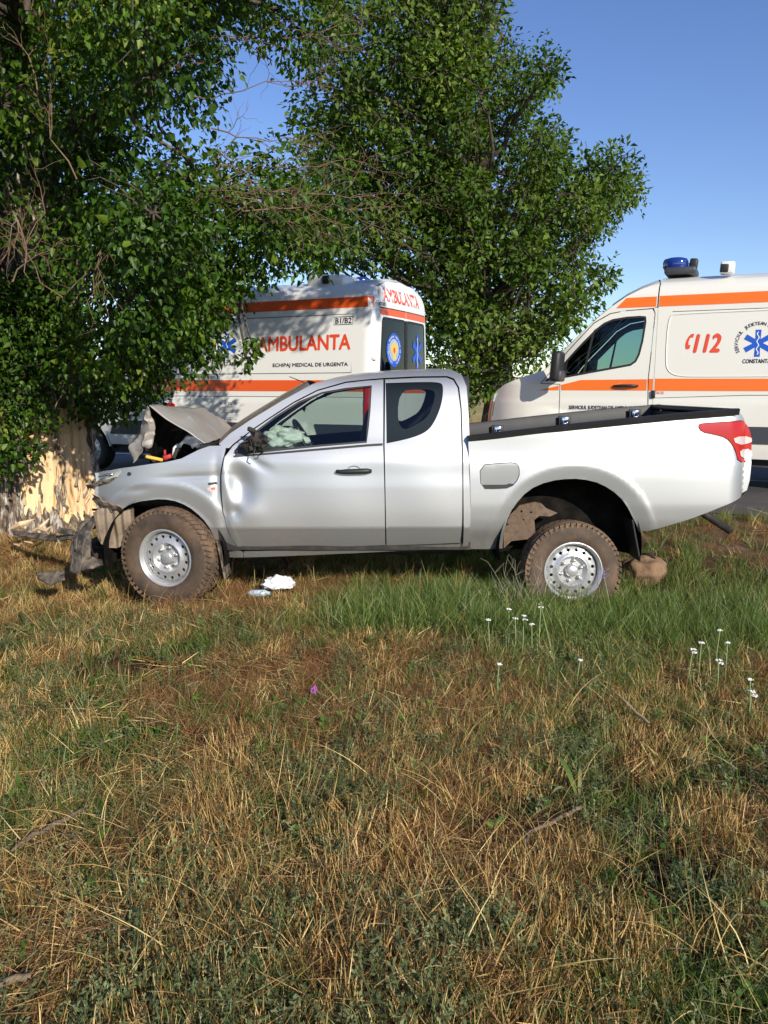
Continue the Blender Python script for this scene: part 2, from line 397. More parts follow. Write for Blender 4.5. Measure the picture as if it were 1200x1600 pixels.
def ground_mat():
    m, n, b = newmat('ground_soil_and_field'); L = n.links
    ge = N(n, 'ShaderNodeNewGeometry'); sx = N(n, 'ShaderNodeSeparateXYZ'); L.new(ge.outputs['Position'], sx.inputs[0])
    nz = N(n, 'ShaderNodeTexNoise'); nz.inputs['Scale'].default_value = 9; nz.inputs['Detail'].default_value = 10; nz.inputs['Roughness'].default_value = .75; L.new(ge.outputs['Position'], nz.inputs['Vector'])
    r = N(n, 'ShaderNodeValToRGB'); L.new(nz.outputs[0], r.inputs[0]); e = r.color_ramp.elements
    e[0].position = .3; e[0].color = (.014, .009, .005, 1); e[1].position = .7; e[1].color = (.070, .040, .022, 1)
    n2 = N(n, 'ShaderNodeTexNoise'); n2.inputs['Scale'].default_value = .12; n2.inputs['Detail'].default_value = 12; n2.inputs['Roughness'].default_value = .7; L.new(ge.outputs['Position'], n2.inputs['Vector'])
    r2 = N(n, 'ShaderNodeValToRGB'); L.new(n2.outputs[0], r2.inputs[0]); e = r2.color_ramp.elements
    e[0].position = .35; e[0].color = (.24, .20, .07, 1); e[1].position = .65; e[1].color = (.46, .36, .15, 1)
    mr = N(n, 'ShaderNodeMapRange'); mr.inputs[1].default_value = 14; mr.inputs[2].default_value = 19; L.new(sx.outputs[1], mr.inputs[0])
    mx = N(n, 'ShaderNodeMix', data_type='RGBA'); L.new(mr.outputs[0], mx.inputs[0]); L.new(r.outputs[0], mx.inputs[6]); L.new(r2.outputs[0], mx.inputs[7]); L.new(mx.outputs[2], b.inputs['Base Color'])
    vd = N(n, 'ShaderNodeVectorMath', operation='DOT_PRODUCT'); L.new(ge.outputs['Position'], vd.inputs[0]); vd.inputs[1].default_value = (RN[0], RN[1], 0)
    t0 = float(RP@RN); a1 = N(n, 'ShaderNodeMapRange'); a1.inputs[1].default_value = t0-1.5; a1.inputs[2].default_value = t0-.9; L.new(vd.outputs['Value'], a1.inputs[0])
    a2 = N(n, 'ShaderNodeMapRange'); a2.inputs[1].default_value = t0+.5; a2.inputs[2].default_value = t0+.6; a2.inputs[3].default_value = 1; a2.inputs[4].default_value = 0; L.new(vd.outputs['Value'], a2.inputs[0])
    am = N(n, 'ShaderNodeMath', operation='MULTIPLY'); L.new(a1.outputs[0], am.inputs[0]); L.new(a2.outputs[0], am.inputs[1])
    r3 = N(n, 'ShaderNodeValToRGB'); L.new(nz.outputs[0], r3.inputs[0]); e = r3.color_ramp.elements; e[0].position = .35; e[0].color = (.07, .04, .022, 1); e[1].position = .7; e[1].color = (.21, .135, .08, 1)
    mx3 = N(n, 'ShaderNodeMix', data_type='RGBA'); L.new(am.outputs[0], mx3.inputs[0]); L.new(mx.outputs[2], mx3.inputs[6]); L.new(r3.outputs[0], mx3.inputs[7]); L.new(mx3.outputs[2], b.inputs['Base Color'])
    b.inputs['Roughness'].default_value = .95; b.inputs['Specular IOR Level'].default_value = .1
    bp = N(n, 'ShaderNodeBump'); bp.inputs['Strength'].default_value = .8; bp.inputs['Distance'].default_value = .03; L.new(nz.outputs[0], bp.inputs['Height']); L.new(bp.outputs[0], b.inputs['Normal'])
    return m
g = fast_mesh('ground', gv, np.stack([a_, a_+1, a_+nx+1, a_+nx], 1), ground_mat(), smooth=True); tag(g, kind='structure')
def road_mat():
    m, n, b = newmat('asphalt'); L = n.links
    ge = N(n, 'ShaderNodeNewGeometry')
    nz = N(n, 'ShaderNodeTexNoise'); nz.inputs['Scale'].default_value = 160; nz.inputs['Detail'].default_value = 4; L.new(ge.outputs['Position'], nz.inputs['Vector'])
    n2 = N(n, 'ShaderNodeTexNoise'); n2.inputs['Scale'].default_value = 1.4; n2.inputs['Detail'].default_value = 9; L.new(ge.outputs['Position'], n2.inputs['Vector'])
    r = N(n, 'ShaderNodeValToRGB'); L.new(nz.outputs[0], r.inputs[0]); e = r.color_ramp.elements
    e[0].position = .35; e[0].color = (.03, .03, .031, 1); e[1].position = .7; e[1].color = (.075, .073, .07, 1)
    mr = N(n, 'ShaderNodeMapRange'); mr.inputs[1].default_value = .45; mr.inputs[2].default_value = .75; L.new(n2.outputs[0], mr.inputs[0])
    mx = N(n, 'ShaderNodeMix', data_type='RGBA'); mx.inputs[7].default_value = (.12, .085, .055, 1); L.new(mr.outputs[0], mx.inputs[0]); L.new(r.outputs[0], mx.inputs[6]); L.new(mx.outputs[2], b.inputs['Base Color'])
    b.inputs['Roughness'].default_value = .85
    bp = N(n, 'ShaderNodeBump'); bp.inputs['Strength'].default_value = .5; bp.inputs['Distance'].default_value = .006; L.new(nz.outputs[0], bp.inputs['Height']); L.new(bp.outputs[0], b.inputs['Normal'])
    return m
def strip(name, t0, t1, z, mat, L0=-120, L1=200, n=160, wob=0.0, label=None):
    v = []; f = []
    us = np.linspace(L0, L1, n+1) if wob == 0 else np.concatenate([np.linspace(L0, -12, 30, endpoint=False), np.linspace(-12, 16, 260, endpoint=False), np.linspace(16, L1, 30)])
    for i, u in enumerate(us):
        o = wob*(.6*sin(u*1.7)+.4*sin(u*5.3+1)+.35*sin(u*13.1)+.25*sin(u*29)) if wob else 0
        for t in (t0+o, t1):
            p = RP+RU*u+RN*t; v.append((p[0], p[1], z))
    for i in range(len(us)-1): f.append((2*i, 2*i+1, 2*i+3, 2*i+2))
    o = mesh(name, v, f, mat, None, False)
    if o.data.polygons[0].normal.z < 0: o.data.flip_normals()
    return tag(o, kind='structure')
strip('road', 0, ROADW, .0, road_mat(), wob=.05)
strip('road_marking', 3.42, 3.54, .004, pmat('worn_road_paint', (.7, .7, .68), .7, col2=(.2, .2, .2), nscale=12, thr=(.5, .75)))
strip('road_marking', ROADW-.25, ROADW-.13, .004, bpy.data.materials['worn_road_paint'])

# ------------------------------------------------------------------ wheels
def tyre_geo(R, W, rr, blocks, M, n=64, bulge=.012):
    """carcass as lathe, axial from 0 (inner) to W (outer, towards -Y)"""
    mb = MB(); w = W
    prof = [(rr, .02), (rr+.01, .004), (rr+(R-rr)*.35, -bulge), (rr+(R-rr)*.7, -bulge*.6), (R-.022, .008), (R-.010, .028), (R-.008, w/2), (R-.010, w-.028), (R-.022, w-.008),
            (rr+(R-rr)*.7, w+bulge*.6), (rr+(R-rr)*.35, w+bulge), (rr+.012, w-.004), (rr, w-.02)]
    mb.lathe(prof, n, M); return mb
def tread_geo(R, W, M, n=44):
    mb = MB()
    for k in range(n):
        for (a0, a1, off, span) in ((-.004, .052, 0.0, .74), (.060, .105, .5, .72), (.113, .140, .1, .78), (.148, .193, .6, .72), (W-.052, W+.004, .3, .74)):
            t0 = 2*pi*(k+off)/n; t1 = t0+2*pi/n*span
            r0 = R-.02; r1 = R+.001
            sk_ = .012*(1 if int(off*10) % 2 else -1)/R
            vs = []
            for (aa, sgn) in ((a0, 0), (a1, 1)):
                for r in (r0, r1 if 0.0 < aa < W-.001 else R-.006):
                    for t in (t0+sk_*sgn*2, t1+sk_*sgn*2):
                        vs.append(M@Vector((r*cos(t), -aa, r*sin(t))))
            mb.add(vs, [(0, 1, 3, 2), (4, 6, 7, 5), (0, 2, 6, 4), (1, 5, 7, 3), (2, 3, 7, 6)])
    # side lugs on the outer shoulder
    for k in range(n):
        t0 = 2*pi*(k+.1)/n; t1 = t0+2*pi/n*.5
        vs = []
        for (r, a) in ((R-.040, W-.002), (R-.040, W+.004), (R-.010, W-.004), (R-.012, W+.001)):
            for t in (t0, t1): vs.append(M@Vector((r*cos(t), -a, r*sin(t))))
        mb.add(vs, [(2, 3, 7, 6), (0, 1, 3, 2), (0, 2, 6, 4), (1, 5, 7, 3)])
    return mb
def rim_geo(rr, W, M, holes=16, hr=.0125, dish=.0):
    """steel wheel: flange, well and a disc with round holes; returns MB"""
    mb = MB(); o = W-.012
    mb.lathe([(rr+.012, o+.012), (rr+.014, o+.006), (rr+.006, o+.003), (rr+.002, o-.006), (rr-.010, o-.016), (rr-.016, o-.05), (rr-.030, o-.06), (rr-.034, o-.13), (rr-.006, o-.16), (rr+.008, .02)], 64, M)
    mb.lathe([(rr+.012, o+.012), (rr+.006, o+.013), (rr+.000, o+.006), (rr-.010, o-.010)], 64, M)
    # disc annulus with real holes
    ro, ri = rr-.018, rr-.086
    pts = []; out = [(ro*cos(2*pi*k/96), ro*sin(2*pi*k/96)) for k in range(96)]
    hs = [[(ri*cos(2*pi*k/72), ri*sin(2*pi*k/72)) for k in range(72)]]
    rm = ro-.030
    for h in range(holes):
        a = 2*pi*(h+.5)/holes; hs.append([(rm*cos(a)+hr*cos(2*pi*k/12), rm*sin(a)+hr*sin(2*pi*k/12)) for k in range(12)])
    V, T = cdt(out, hs, .016)
    r = np.hypot(V[:, 0], V[:, 1]); ax = o-.030-.016*sstep(ro-.012, ro, r)+.014*sstep(ri+.022, ri+.004, r)
    b = len(mb.v)
    for (x, z), a in zip(V, ax): mb.v.append(tuple(M@Vector((x, -a, z))))
    mb.f += [tuple(int(q)+b for q in t) for t in T]
    # rim of every hole gets depth
    E = boundary(T); idx = {}
    for (a, c) in E:
        for q in (a, c):
            if q not in idx:
                idx[q] = len(mb.v); x, z = V[q]; mb.v.append(tuple(M@Vector((x, -(ax[q]-.008), z))))
        mb.f.append((int(c)+b, int(a)+b, idx[a], idx[c]))
    mb.lathe([(ri, o-.016), (ri-.006, o-.014), (ri-.012, o-.018), (ri-.026, o-.050), (ri-.034, o-.058), (ri-.075, o-.056), (.0, o-.056)], 64, M)
    return mb
def make_wheel(parent, C, axis_rot, R, W, rr, org, holes=16, muddy=True, treads=True, name='wheel'):
    """C = centre of the outer face; axis_rot = Euler applied to the wheel (outer face towards -Y)"""
    M = Matrix.Translation(Vector(C)-Vector(org))@Euler(axis_rot).to_matrix().to_4x4()@Matrix.Translation(Vector((0, W, 0)))
    mt = M_rubber if muddy else M_vrubber
    rim = rim_geo(rr, W, M, holes).build(name, M_steel, parent, True, sharp=40)
    rim.name = name
    tyre_geo(R, W, rr+.006, 0, M).build('tyre', mt, rim, True)
    if treads: tag(tread_geo(R, W, M, 52).build('tread_block', M_tread if muddy else M_vrubber, rim, False), kind='stuff')
    o = W-.012; cap = MB().lathe([(.052, o-.060), (.050, o-.040), (.046, o-.022), (.040, o-.012), (.030, o-.008), (.0, o-.006)], 32, M); cap.build('centre_cap', M_steel, rim)
    for k in range(6):
        a = 2*pi*k/6+.3
        MM = M@Matrix.Translation(Vector((.076*cos(a), 0, .076*sin(a))))
        MB().lathe([(.019, o-.058), (.016, o-.046), (.012, o-.044), (.012, o-.028), (.008, o-.024), (0, o-.023)], 8, MM).build('wheel_nut', M_steel, rim)
    return rim

# ------------------------------------------------------------------ pickup truck
D = 5.74; YC = D+.89; TO = Vector((-.05, YC, -.34))
truck = empty('pickup_truck', TO); tag(truck, 'crashed silver pickup truck with crumpled bonnet and dented driver door, standing in the grass', 'pickup truck')
cabk = hermite([(.02, .16), (.13, .085), (.245, .018), (.27, .006), (.40, 0), (.55, .004), (.66, .014), (.74, .020), (.79, .034), (.865, .062), (.92, .085), (1.0, .115), (1.15, .170), (1.27, .222), (1.33, .26), (1.37, .305), (1.395, .36), (1.42, .44)])
bedk = hermite([(.02, .17), (.15, .095), (.26, .03), (.34, .010), (.45, 0), (.60, .003), (.72, .010), (.80, .026), (.86, .030), (.95, .034), (1.05, .045), (1.15, .06)])
CF = at(255, 868, D); RF = .425; CR = at(893, 856, D); RRr = .505
def flare(x, z, C, R):
    r = np.hypot(x-C.x, z-C.z)
    u = (r-R)/.125
    return (-.008*(1-sstep(.70, 1.2, u))+.028*np.clip(1-u, 0, 1)**1.1)*sstep(C.z-.3, C.z-.1, z)
XF = at(148, 760, D+.1).x; XR = at(1173, 728, D).x
def dent(x, z, px, py, rx, rz, a, rot=0):
    c = at(px, py, D+.02); dx = x-c.x; dz = z-c.z
    u = dx*cos(rot)+dz*sin(rot); v = -dx*sin(rot)+dz*cos(rot)
    return a*np.exp(-(u/rx)**2-(v/rz)**2)
def off_cab(x, z):
    o = cabk(z)+flare(x, z, CF, RF)
    o = o+.17*np.clip((XF+.55-x)/.55, 0, 1)**2.6
    # crash dents behind the front wheel
    o = o+dent(x, z, 376, 757, .085, .13, .050, .25)+dent(x, z, 352, 812, .040, .13, .026)-dent(x, z, 354, 752, .034, .12, .015, .15)
    o = o+dent(x, z, 398, 722, .10, .035, .016, -.5)+dent(x, z, 368, 800, .045, .05, .02)-dent(x, z, 395, 800, .09, .10, .008)
    o = o+dent(x, z, 300, 745, .22, .022, .008, .05)+dent(x, z, 215, 765, .10, .03, .010, .2)+dent(x, z, 340, 757, .032, .13, .014)
    o = o+.0022*np.sin(x*9+z*4)*sstep(.865, .7, z)
    return o
def off_bed(x, z):
    o = bedk(z)+flare(x, z, CR, RRr)
    u = np.clip((x-(XR-.16))/.16, 0, 1); o = o+.15*(1-np.sqrt(np.clip(1-u*u*.96, 0, 1)))
    o = o+.0016*np.sin(x*7+z*3)
    return o
def fn_cab(x, z): return x, D+off_cab(x, z), z
def fn_bed(x, z): return x, D+off_bed(x, z), z
def tp(px, py, off=off_cab):
    y = D+.02
    for _ in range(8):
        p = at(px, py, y); y = .5*y+.5*(D+float(off(np.array(p.x), np.array(p.z))))
    p = at(px, py, y); return (p.x, p.z)
def P(lst, off=off_cab): return [tp(a, b, off) for a, b in lst]
KW = dict(org=TO)

# front fender
fen = P([(352, 704), (353, 696), (327, 697), (310, 703), (283, 716.7), (260, 722), (233, 725.5), (210, 729), (187, 732), (157, 738), (150, 745), (151, 757), (146.7, 771), (160, 782), (174, 787), (187, 792), (194, 794),
         (206.7, 786.7), (219, 783.5), (233, 781.5), (247, 780), (260, 780.5), (274, 783), (287, 788), (299, 795), (310, 804), (319, 813), (327, 824), (333, 836), (338, 849), (342, 862), (345, 871), (380, 871), (380, 864), (371, 857), (357, 833), (347.5, 800), (343.5, 767), (343.5, 743), (348, 718)])
panel('front_fender', fen, fn_cab, M_silver, truck, sp=.016, lip=.03, mirror=YC, **KW)
# doors
win = P([(581, 602), (579, 640), (576, 670), (573, 692), (500, 698), (440, 704), (382, 710), (371, 712), (369.5, 705), (375, 697.5), (400.7, 672), (430, 650), (467, 627), (503, 612.5), (540, 606)])
door = P([(351.2, 714), (346, 743), (346.4, 770), (349, 800), (354, 822), (362, 842), (375, 859), (440, 857), (520, 854.5), (602, 851.5), (601, 780), (599.5, 720), (598.7, 695), (598.8, 650), (598.8, 593), (570, 595), (540, 598.5), (496, 611), (459, 630), (422.7, 653.5), (393, 673.7), (364, 697)])
dr = panel('front_door', door, fn_cab, M_silver, truck, holes=[win], sp=.016, lip=.03, mirror=None, **KW)
panel('front_door', door, fn_cab, M_silver, truck, holes=[win], sp=.04, lip=.03, org=TO)
# second one becomes the far door: mirror its vertices
far = bpy.data.objects['front_door.001']
def drop_normals(me):
    a = me.attributes.get('custom_normal')
    if a: me.attributes.remove(a)
def mirror_obj(o):
    me = o.data; co = np.empty(len(me.vertices)*3, np.float32); me.vertices.foreach_get('co', co); co = co.reshape(-1, 3); co[:, 1] *= -1
    me.vertices.foreach_set('co', co.ravel()); me.flip_normals(); drop_normals(me); me.update(); return o
mirror_obj(far)
def inset_fn(base, d):
    def f(x, z):
        a, b, c = base(x, z); return a, b+d, c
    return f
for i, par in enumerate((dr, far)):
    gl = panel('window_glass', [(x, z) for x, z in win], inset_fn(fn_cab, .012), M_glass, par, sp=.08, lip=0, **KW)
    if i: mirror_obj(gl)
def ring(poly, d):
    """thin frame between a polygon and its inset"""
    c = np.mean(np.array(poly), 0); n = len(poly); out = []
    for i in range(n):
        a = np.array(poly[i-1]); b = np.array(poly[(i+1) % n]); t = b-a; t = t/np.hypot(*t); nn = np.array((-t[1], t[0]))
        p = np.array(poly[i]); 
        if (c-p)@nn < 0: nn = -nn
        out.append(tuple(p+nn*d))
    return out
for i, par in enumerate((dr, far)):
    fr = panel('window_seal', win, inset_fn(fn_cab, .006), M_black, par, holes=[ring(win, .014)], sp=.04, lip=.008, **KW)
    if i: mirror_obj(fr)
bs = P([(364, 712), (440, 705.5), (573, 694), (598, 692.5), (598, 696), (573, 697.5), (440, 708.5), (366, 714.5)])
panel('belt_seal', bs, inset_fn(fn_cab, -.004), M_black, dr, sp=.04, lip=.01, **KW)
# sail plate and torn mirror wiring
sail = P([(368, 714), (366, 704), (372, 697), (392, 679), (394, 708)])
panel('mirror_sail', sail, inset_fn(fn_cab, -.003), M_black, dr, sp=.03, lip=.01, **KW)
mb = MB()
c0 = at(398, 690, D-.02)
for k in range(18):
    a = random.uniform(0, 6.28); q = [c0+Vector((random.gauss(0, .035), random.gauss(-.02, .02), random.gauss(0, .035)))]
    for j in range(4): q.append(q[-1]+Vector((random.gauss(0, .018), random.gauss(0, .012), random.gauss(-.003, .018))))
    mb.tube(q, random.uniform(.002, .006), 5)
for k in range(26): mb.box(c0+Vector((random.gauss(0, .036), random.gauss(0, .018), random.gauss(0, .034))), (random.uniform(.02, .06), .03, random.uniform(.02, .055)), (random.random()*3, random.random()*3, random.random()*3), .004)
tag(mb.build('broken_side_mirror', M_darksteel, truck, False, org=TO), 'torn off door mirror with bare bracket and wires')
# handle
hp = tp(553, 736)
def handle(par, x, z, W_=.13, H=.03, yoff=None, mat=M_black, cup=M_silver, fn=fn_cab, org=TO):
    y = float(fn(np.array(x), np.array(z))[1])
    cupb = MB(); n = 24; v = []; f = []
    for j, (s_, d_) in enumerate(((1.0, -.0015), (.8, .004), (.4, .012), (0, .014))):
        for k in range(n): a = 2*pi*k/n; v.append((x+.052*s_*cos(a), y-.002+d_ if j else y-.0025, z+.040*s_*sin(a)))
    for j in range(3):
        for k in range(n): f.append((j*n+k, j*n+(k+1) % n, (j+1)*n+(k+1) % n, (j+1)*n+k))
    h = MB(); xs_ = np.linspace(-W_, W_, 9)
    pts = [(x+q, y-.022-.012*(1-(q/W_)**2), z+.004*(q/W_)) for q in xs_]
    h.tube(pts, [.010, .015, .018, .019, .019, .019, .020, .019, .012], 10)
    h.box((x-W_+.015, y-.008, z), (.03, .02, .022), None, .004); h.box((x+W_-.02, y-.008, z), (.04, .022, .026), None, .004)
    o = h.build('door_handle', mat, par, True, org=org)
    c = MB().add(v, f).build('handle_recess', M_greyplastic if cup is None else cup, par, True, org=org); return o
handle(dr, hp[0], hp[1], .128)
# rear door with quarter window
qwin = rounded(P([(602.6, 598.5), (645, 597), (688, 596.7), (693, 604), (690.5, 630), (681, 656), (668, 674.5), (642, 685), (604, 693)]), 2, keep=(0, 8))
rdoor = P([(602, 593), (650, 590.5), (698, 590), (708, 594), (715, 606), (719.5, 640), (721, 690), (722.5, 760), (722, 816), (719, 848), (660, 850.5), (604, 852), (602.5, 780), (601, 695)])
qin = []
qc = np.array(qwin).mean(0)
rd = panel('rear_door', rdoor, fn_cab, M_silver, truck, holes=[qwin], sp=.025, lip=.03, **KW)
rd2 = mirror_obj(panel('rear_door', rdoor, fn_cab, M_silver, truck, holes=[qwin], sp=.05, lip=.03, **KW))
qhole = rounded(P([(622, 611), (655, 608), (679, 609), (680, 622), (671, 648), (658, 660), (622, 677)]), 2)
for i, par in enumerate((rd, rd2)):
    q = panel('quarter_window', qwin, inset_fn(fn_cab, .004), M_dglass, par, sp=.06, lip=0, **KW)
    q2 = panel('window_surround', qwin, inset_fn(fn_cab, .010), M_black, par, holes=[qhole], sp=.05, lip=.01, **KW)
    if i: mirror_obj(q); mirror_obj(q2)
# cab frame: A pillar, roof rail, rear corner
cf = P([(352, 700), (342, 694), (360, 677), (393, 655), (441, 626), (485, 602), (521.7, 592), (548, 587.5), (577, 583.8), (605, 581.5), (632, 580), (660, 578.8), (687, 578.3), (708.7, 579.5), (721.5, 586), (729, 604), (732, 645), (734, 690), (735.5, 790), (731, 857), (721, 858),
        (724, 848), (724.5, 816), (724, 760), (723, 690), (721.5, 640), (717.5, 605), (709.5, 591.5), (699, 587.5), (650, 588), (600, 590.5), (570, 593), (540, 596.3), (496, 608.8), (459, 627.5), (422.7, 651), (393, 671.3), (364, 694), (358, 700)])
panel('cab_frame', cf, fn_cab, M_silver, truck, sp=.025, lip=.03, mirror=YC, **KW)
roofc = P([(485, 602), (521.7, 592), (548, 587.5), (577, 583.8), (605, 581.5), (632, 580), (660, 578.8), (687, 578.3), (708.7, 579.5), (721.5, 586), (729, 604)])
bridge('roof', roofc, fn_cab, M_silver_dust, truck, YC, (0, 0, .022), org=TO)
bridge('windscreen', P([(342, 694), (360, 677), (393, 655), (441, 626), (485, 602)]), fn_cab, M_screen, truck, YC, (-.07, 0, .045), org=TO)
backc = P([(729, 604), (732, 645), (734, 690), (735.5, 790), (731, 857)])
bridge('cab_back', [backc[2], backc[3], backc[4]], fn_cab, M_silver, truck, YC, (.03, 0, 0), org=TO)
bridge('rear_window', [backc[0], backc[1], backc[2]], fn_cab, M_dglass, truck, YC, (.03, 0, 0), org=TO)
# sill
sillp = P([(381, 861.5), (500, 858.5), (600, 854.5), (719, 851), (719, 857), (600, 862), (480, 867.5), (381, 871)])
panel('sill', sillp, inset_fn(fn_cab, -.002), M_silver, truck, sp=.03, lip=.08, mirror=YC, **KW)
# dark body under-structure so that seams read dark
ub = MB()
zf = tp(600, 851)[1]
ub.box((-.43, YC, zf+.05), (2.0, 1.50, .06)); ub.box((-.43, D+.12, zf+.03), (2.15, .05, .14)); ub.build('floor_pan', M_darksteel, truck, False, org=TO)
for px_ in (601, 723):
    pz = [tp(px_, q_) for q_ in (588, 610, 640, 670, 695, 740, 800, 850)]
    pol = [(x-.05, z) for x, z in pz]+[(x+.05, z) for x, z in pz[::-1]]
    panel('door_pillar', pol, inset_fn(fn_cab, .028), M_int, truck, sp=.04, lip=.03, mirror=YC, org=TO)
x_, z_ = tp(345, 780); MB().box((x_+.02, D+.14, z_), (.10, .06, .62)).build('hinge_pillar', M_int, truck, False, org=TO)
# interior
it = MB()
xb, zb = tp(470, 706)
it.box((xb-.32, YC, .80), (.42, 1.35, .16), (0, .2, 0), .04); it.box((xb-.15, YC, .70), (.25, 1.35, .22), (0, .1, 0), .04)
it.build('dashboard', M_int, truck, True, org=TO, sharp=40)
for k, yy in enumerate((D+.48, D+1.30)):
    s_ = MB(); xb_s = xb-.22; s_.box((xb_s+.42, yy, .50), (.50, .50, .16), (0, -.12, 0), .05); s_.box((xb_s+.70, yy, .82), (.15, .48, .62), (0, .22, 0), .05); s_.box((xb_s+.78, yy, 1.14), (.09, .26, .17), (0, .15, 0), .035)
    s_.build('seat', M_seat, truck, True, org=TO, sharp=40)
sw = MB(); cc = at(478, 690, D+.50)
Mw = Matrix.Translation(cc)@Euler((0, radians(-62), radians(90))).to_matrix().to_4x4()
nrm = Vector((.82, 0, .45)).normalized(); e1 = Vector((0, 1, 0)); e2 = nrm.cross(e1)
sw.tube([cc+(e1*cos(t)+e2*sin(t))*.185 for t in np.linspace(0, 2*pi, 33)], .015, 8, False)
for t in (0.2, 2.94, 4.7): sw.tube([cc-nrm*.03, cc+(e1*cos(t)+e2*sin(t))*.18], .014, 6)
sw.tube([cc-nrm*.02, cc-nrm*.25], .03, 8); sw.build('steering_wheel', M_int, truck, True, org=TO)
# airbag: crumpled cloth bag
def crumple(c, r, seed, freq=7.0, amp=.25, n=4, flat=None):
    from mathutils import noise
    bm = bmesh.new(); bmesh.ops.create_icosphere(bm, subdivisions=n, radius=1)
    for v in bm.verts:
        d = v.co.normalized(); q = d*freq*.3+Vector((seed, seed*2, 0))
        k = 1+amp*(noise.noise(q)*1.2+.5*abs(noise.noise(q*2.3))-.3*abs(noise.noise(q*4.1))+.12*noise.noise(q*9))
        v.co = Vector((d.x*r[0]*k, d.y*r[1]*k, d.z*r[2]*k))
        if flat is not None and v.co.z < flat: v.co.z = flat+(v.co.z-flat)*.15
    vs = [tuple(v.co+Vector(c)) for v in bm.verts]; fs = [[v.index for v in f.verts] for f in bm.faces]; bm.free(); return vs, fs
v, f = crumple(at(445, 686, D+.40), (.165, .17, .088), 3.1, 7, .30, 5)
mesh('airbag', v, f, M_cloth, truck, True, TO)
# a-pillar grab / interior mirror
MB().box((at(405, 655, D+.9)), (.03, .20, .05), (0, .3, 0), .012).build('interior_mirror', M_int, truck, True, org=TO)
# antenna
an = MB(); an.tube([at(482, 602, D+.45), at(470, 595.5, D+.45), at(452, 588.5, D+.45)], [.006, .004, .003], 6); an.build('antenna', M_black, truck, True, org=TO)

# bed side
bed = P([(731.5, 687), (734, 727), (735.5, 793), (731, 843), (727.5, 858), (785, 857), (787, 835), (790, 822), (793.5, 810), (799.5, 797), (808, 785), (819.5, 772), (833, 762), (849, 755), (866.7, 750.5), (883, 748.5), (900, 748), (917, 750), (933, 754), (947, 760.5), (960, 769), (972, 780), (981, 793), (989.6, 810), (995, 821), (998.5, 831),
         (1016, 829), (1045, 821), (1075, 812), (1105, 801), (1133, 789.5), (1158, 776), (1167, 766), (1171.5, 750), (1173.8, 726), (1172.5, 700), (1169, 672), (1163, 654), (1155, 643.5), (1110, 647.5), (1058, 652.3), (1000, 658.7), (950, 663.7), (885, 671), (825, 677.5), (775, 683)], off_bed)
fuelp = rounded(P([(750, 727), (779, 724.5), (806, 723), (811, 731), (810.5, 747), (797.5, 762), (775, 763.5), (752, 763.5)], off_bed), 1)
tl = rounded(P([(1090, 664.5), (1098, 661.5), (1130, 659.8), (1163, 656.5), (1168.8, 668), (1173, 688), (1172.6, 722), (1153, 721.7), (1149.5, 706), (1144, 694), (1135, 684), (1117, 678.8), (1096, 675)], off_bed), 1)
bs_ = panel('bed_side', bed, fn_bed, M_silver, truck, holes=[ring(fuelp, -.005), ring(tl, -.004)], sp=.022, lip=.025, **KW)
bs2 = mirror_obj(panel('bed_side', bed, fn_bed, M_silver, truck, sp=.05, lip=.025, **KW))
FZ = float(np.mean([q[1] for q in fuelp]))
def fn_flap(x, z):
    a, b, c = fn_bed(x, z); return a, b+.003-.13*(z-FZ), c
panel('fuel_flap', fuelp, fn_flap, M_silver, bs_, sp=.03, lip=.01, **KW)
panel('seam_backing', ring(fuelp, -.012), inset_fn(fn_bed, .012), M_black, bs_, sp=.05, lip=0, **KW)
# tail light: red housing and clear bands
def proud(d):
    def f(x, z):
        a, b, c = fn_bed(x, z); return a+d*np.clip((a-(XR-.13))/.10, 0, 1), b-d, c
    return f
tlm = panel('tail_light', tl, proud(.006), M_red, bs_, sp=.012, lip=.03, **KW)
cl1 = P([(1144, 682), (1171.3, 681.5), (1172.3, 693), (1149, 695)], off_bed); cl2 = P([(1153.5, 702), (1172.6, 701), (1172.6, 715.5), (1156, 716)], off_bed)
for c_ in (cl1, cl2): panel('clear_lens', rounded(c_, 1), proud(.010), M_clearlens, tlm, sp=.012, lip=.006, **KW)
# bed rail cap and liner
rail_b = [(731.5, 687.5), (825, 678.4), (885, 671.7), (950, 664.5), (1000, 659.4), (1058, 653), (1110, 648.2), (1155, 644.2)]
rail_t = [(731.5, 682.5), (825, 672), (885, 665), (950, 658), (1000, 653), (1058, 647.4), (1110, 643), (1152, 639.4)]
rp = P(rail_b+rail_t[::-1], off_bed)
RT = P(rail_t, off_bed)
lin = MB()
for sgn in (1, -1):
    def yy(o): return D+o if sgn == 1 else 2*YC-D-o
    prof = [(.034, -.040), (.020, 0.0), (.045, .008), (.11, .006), (.125, -.03), (.13, -.10), (.135, -.46), (.30, -.47)]
    for (x, z) in RT: 
        for (o, dz) in prof: lin.v.append((x, yy(o), z+dz if dz > -.4 else .67))
    b = len(lin.v)-len(RT)*len(prof); k = len(prof)
    for i in range(len(RT)-1):
        for j in range(k-1):
            q = (b+i*k+j, b+(i+1)*k+j, b+(i+1)*k+j+1, b+i*k+j+1); lin.f.append(q if sgn == 1 else q[::-1])
x0b, x1b = RT[0][0]+.01, RT[-1][0]-.03
lin.box(((x0b+x1b)/2, YC, .66), (x1b-x0b, 1.5, .03)); lin.box((x0b+.02, YC, .77), (.03, 1.55, .28)); lin.box((x1b-.05, YC, .87), (.04, 1.52, .42))
linr = lin.build('bed_liner', M_liner, truck, True, org=TO, sharp=35)
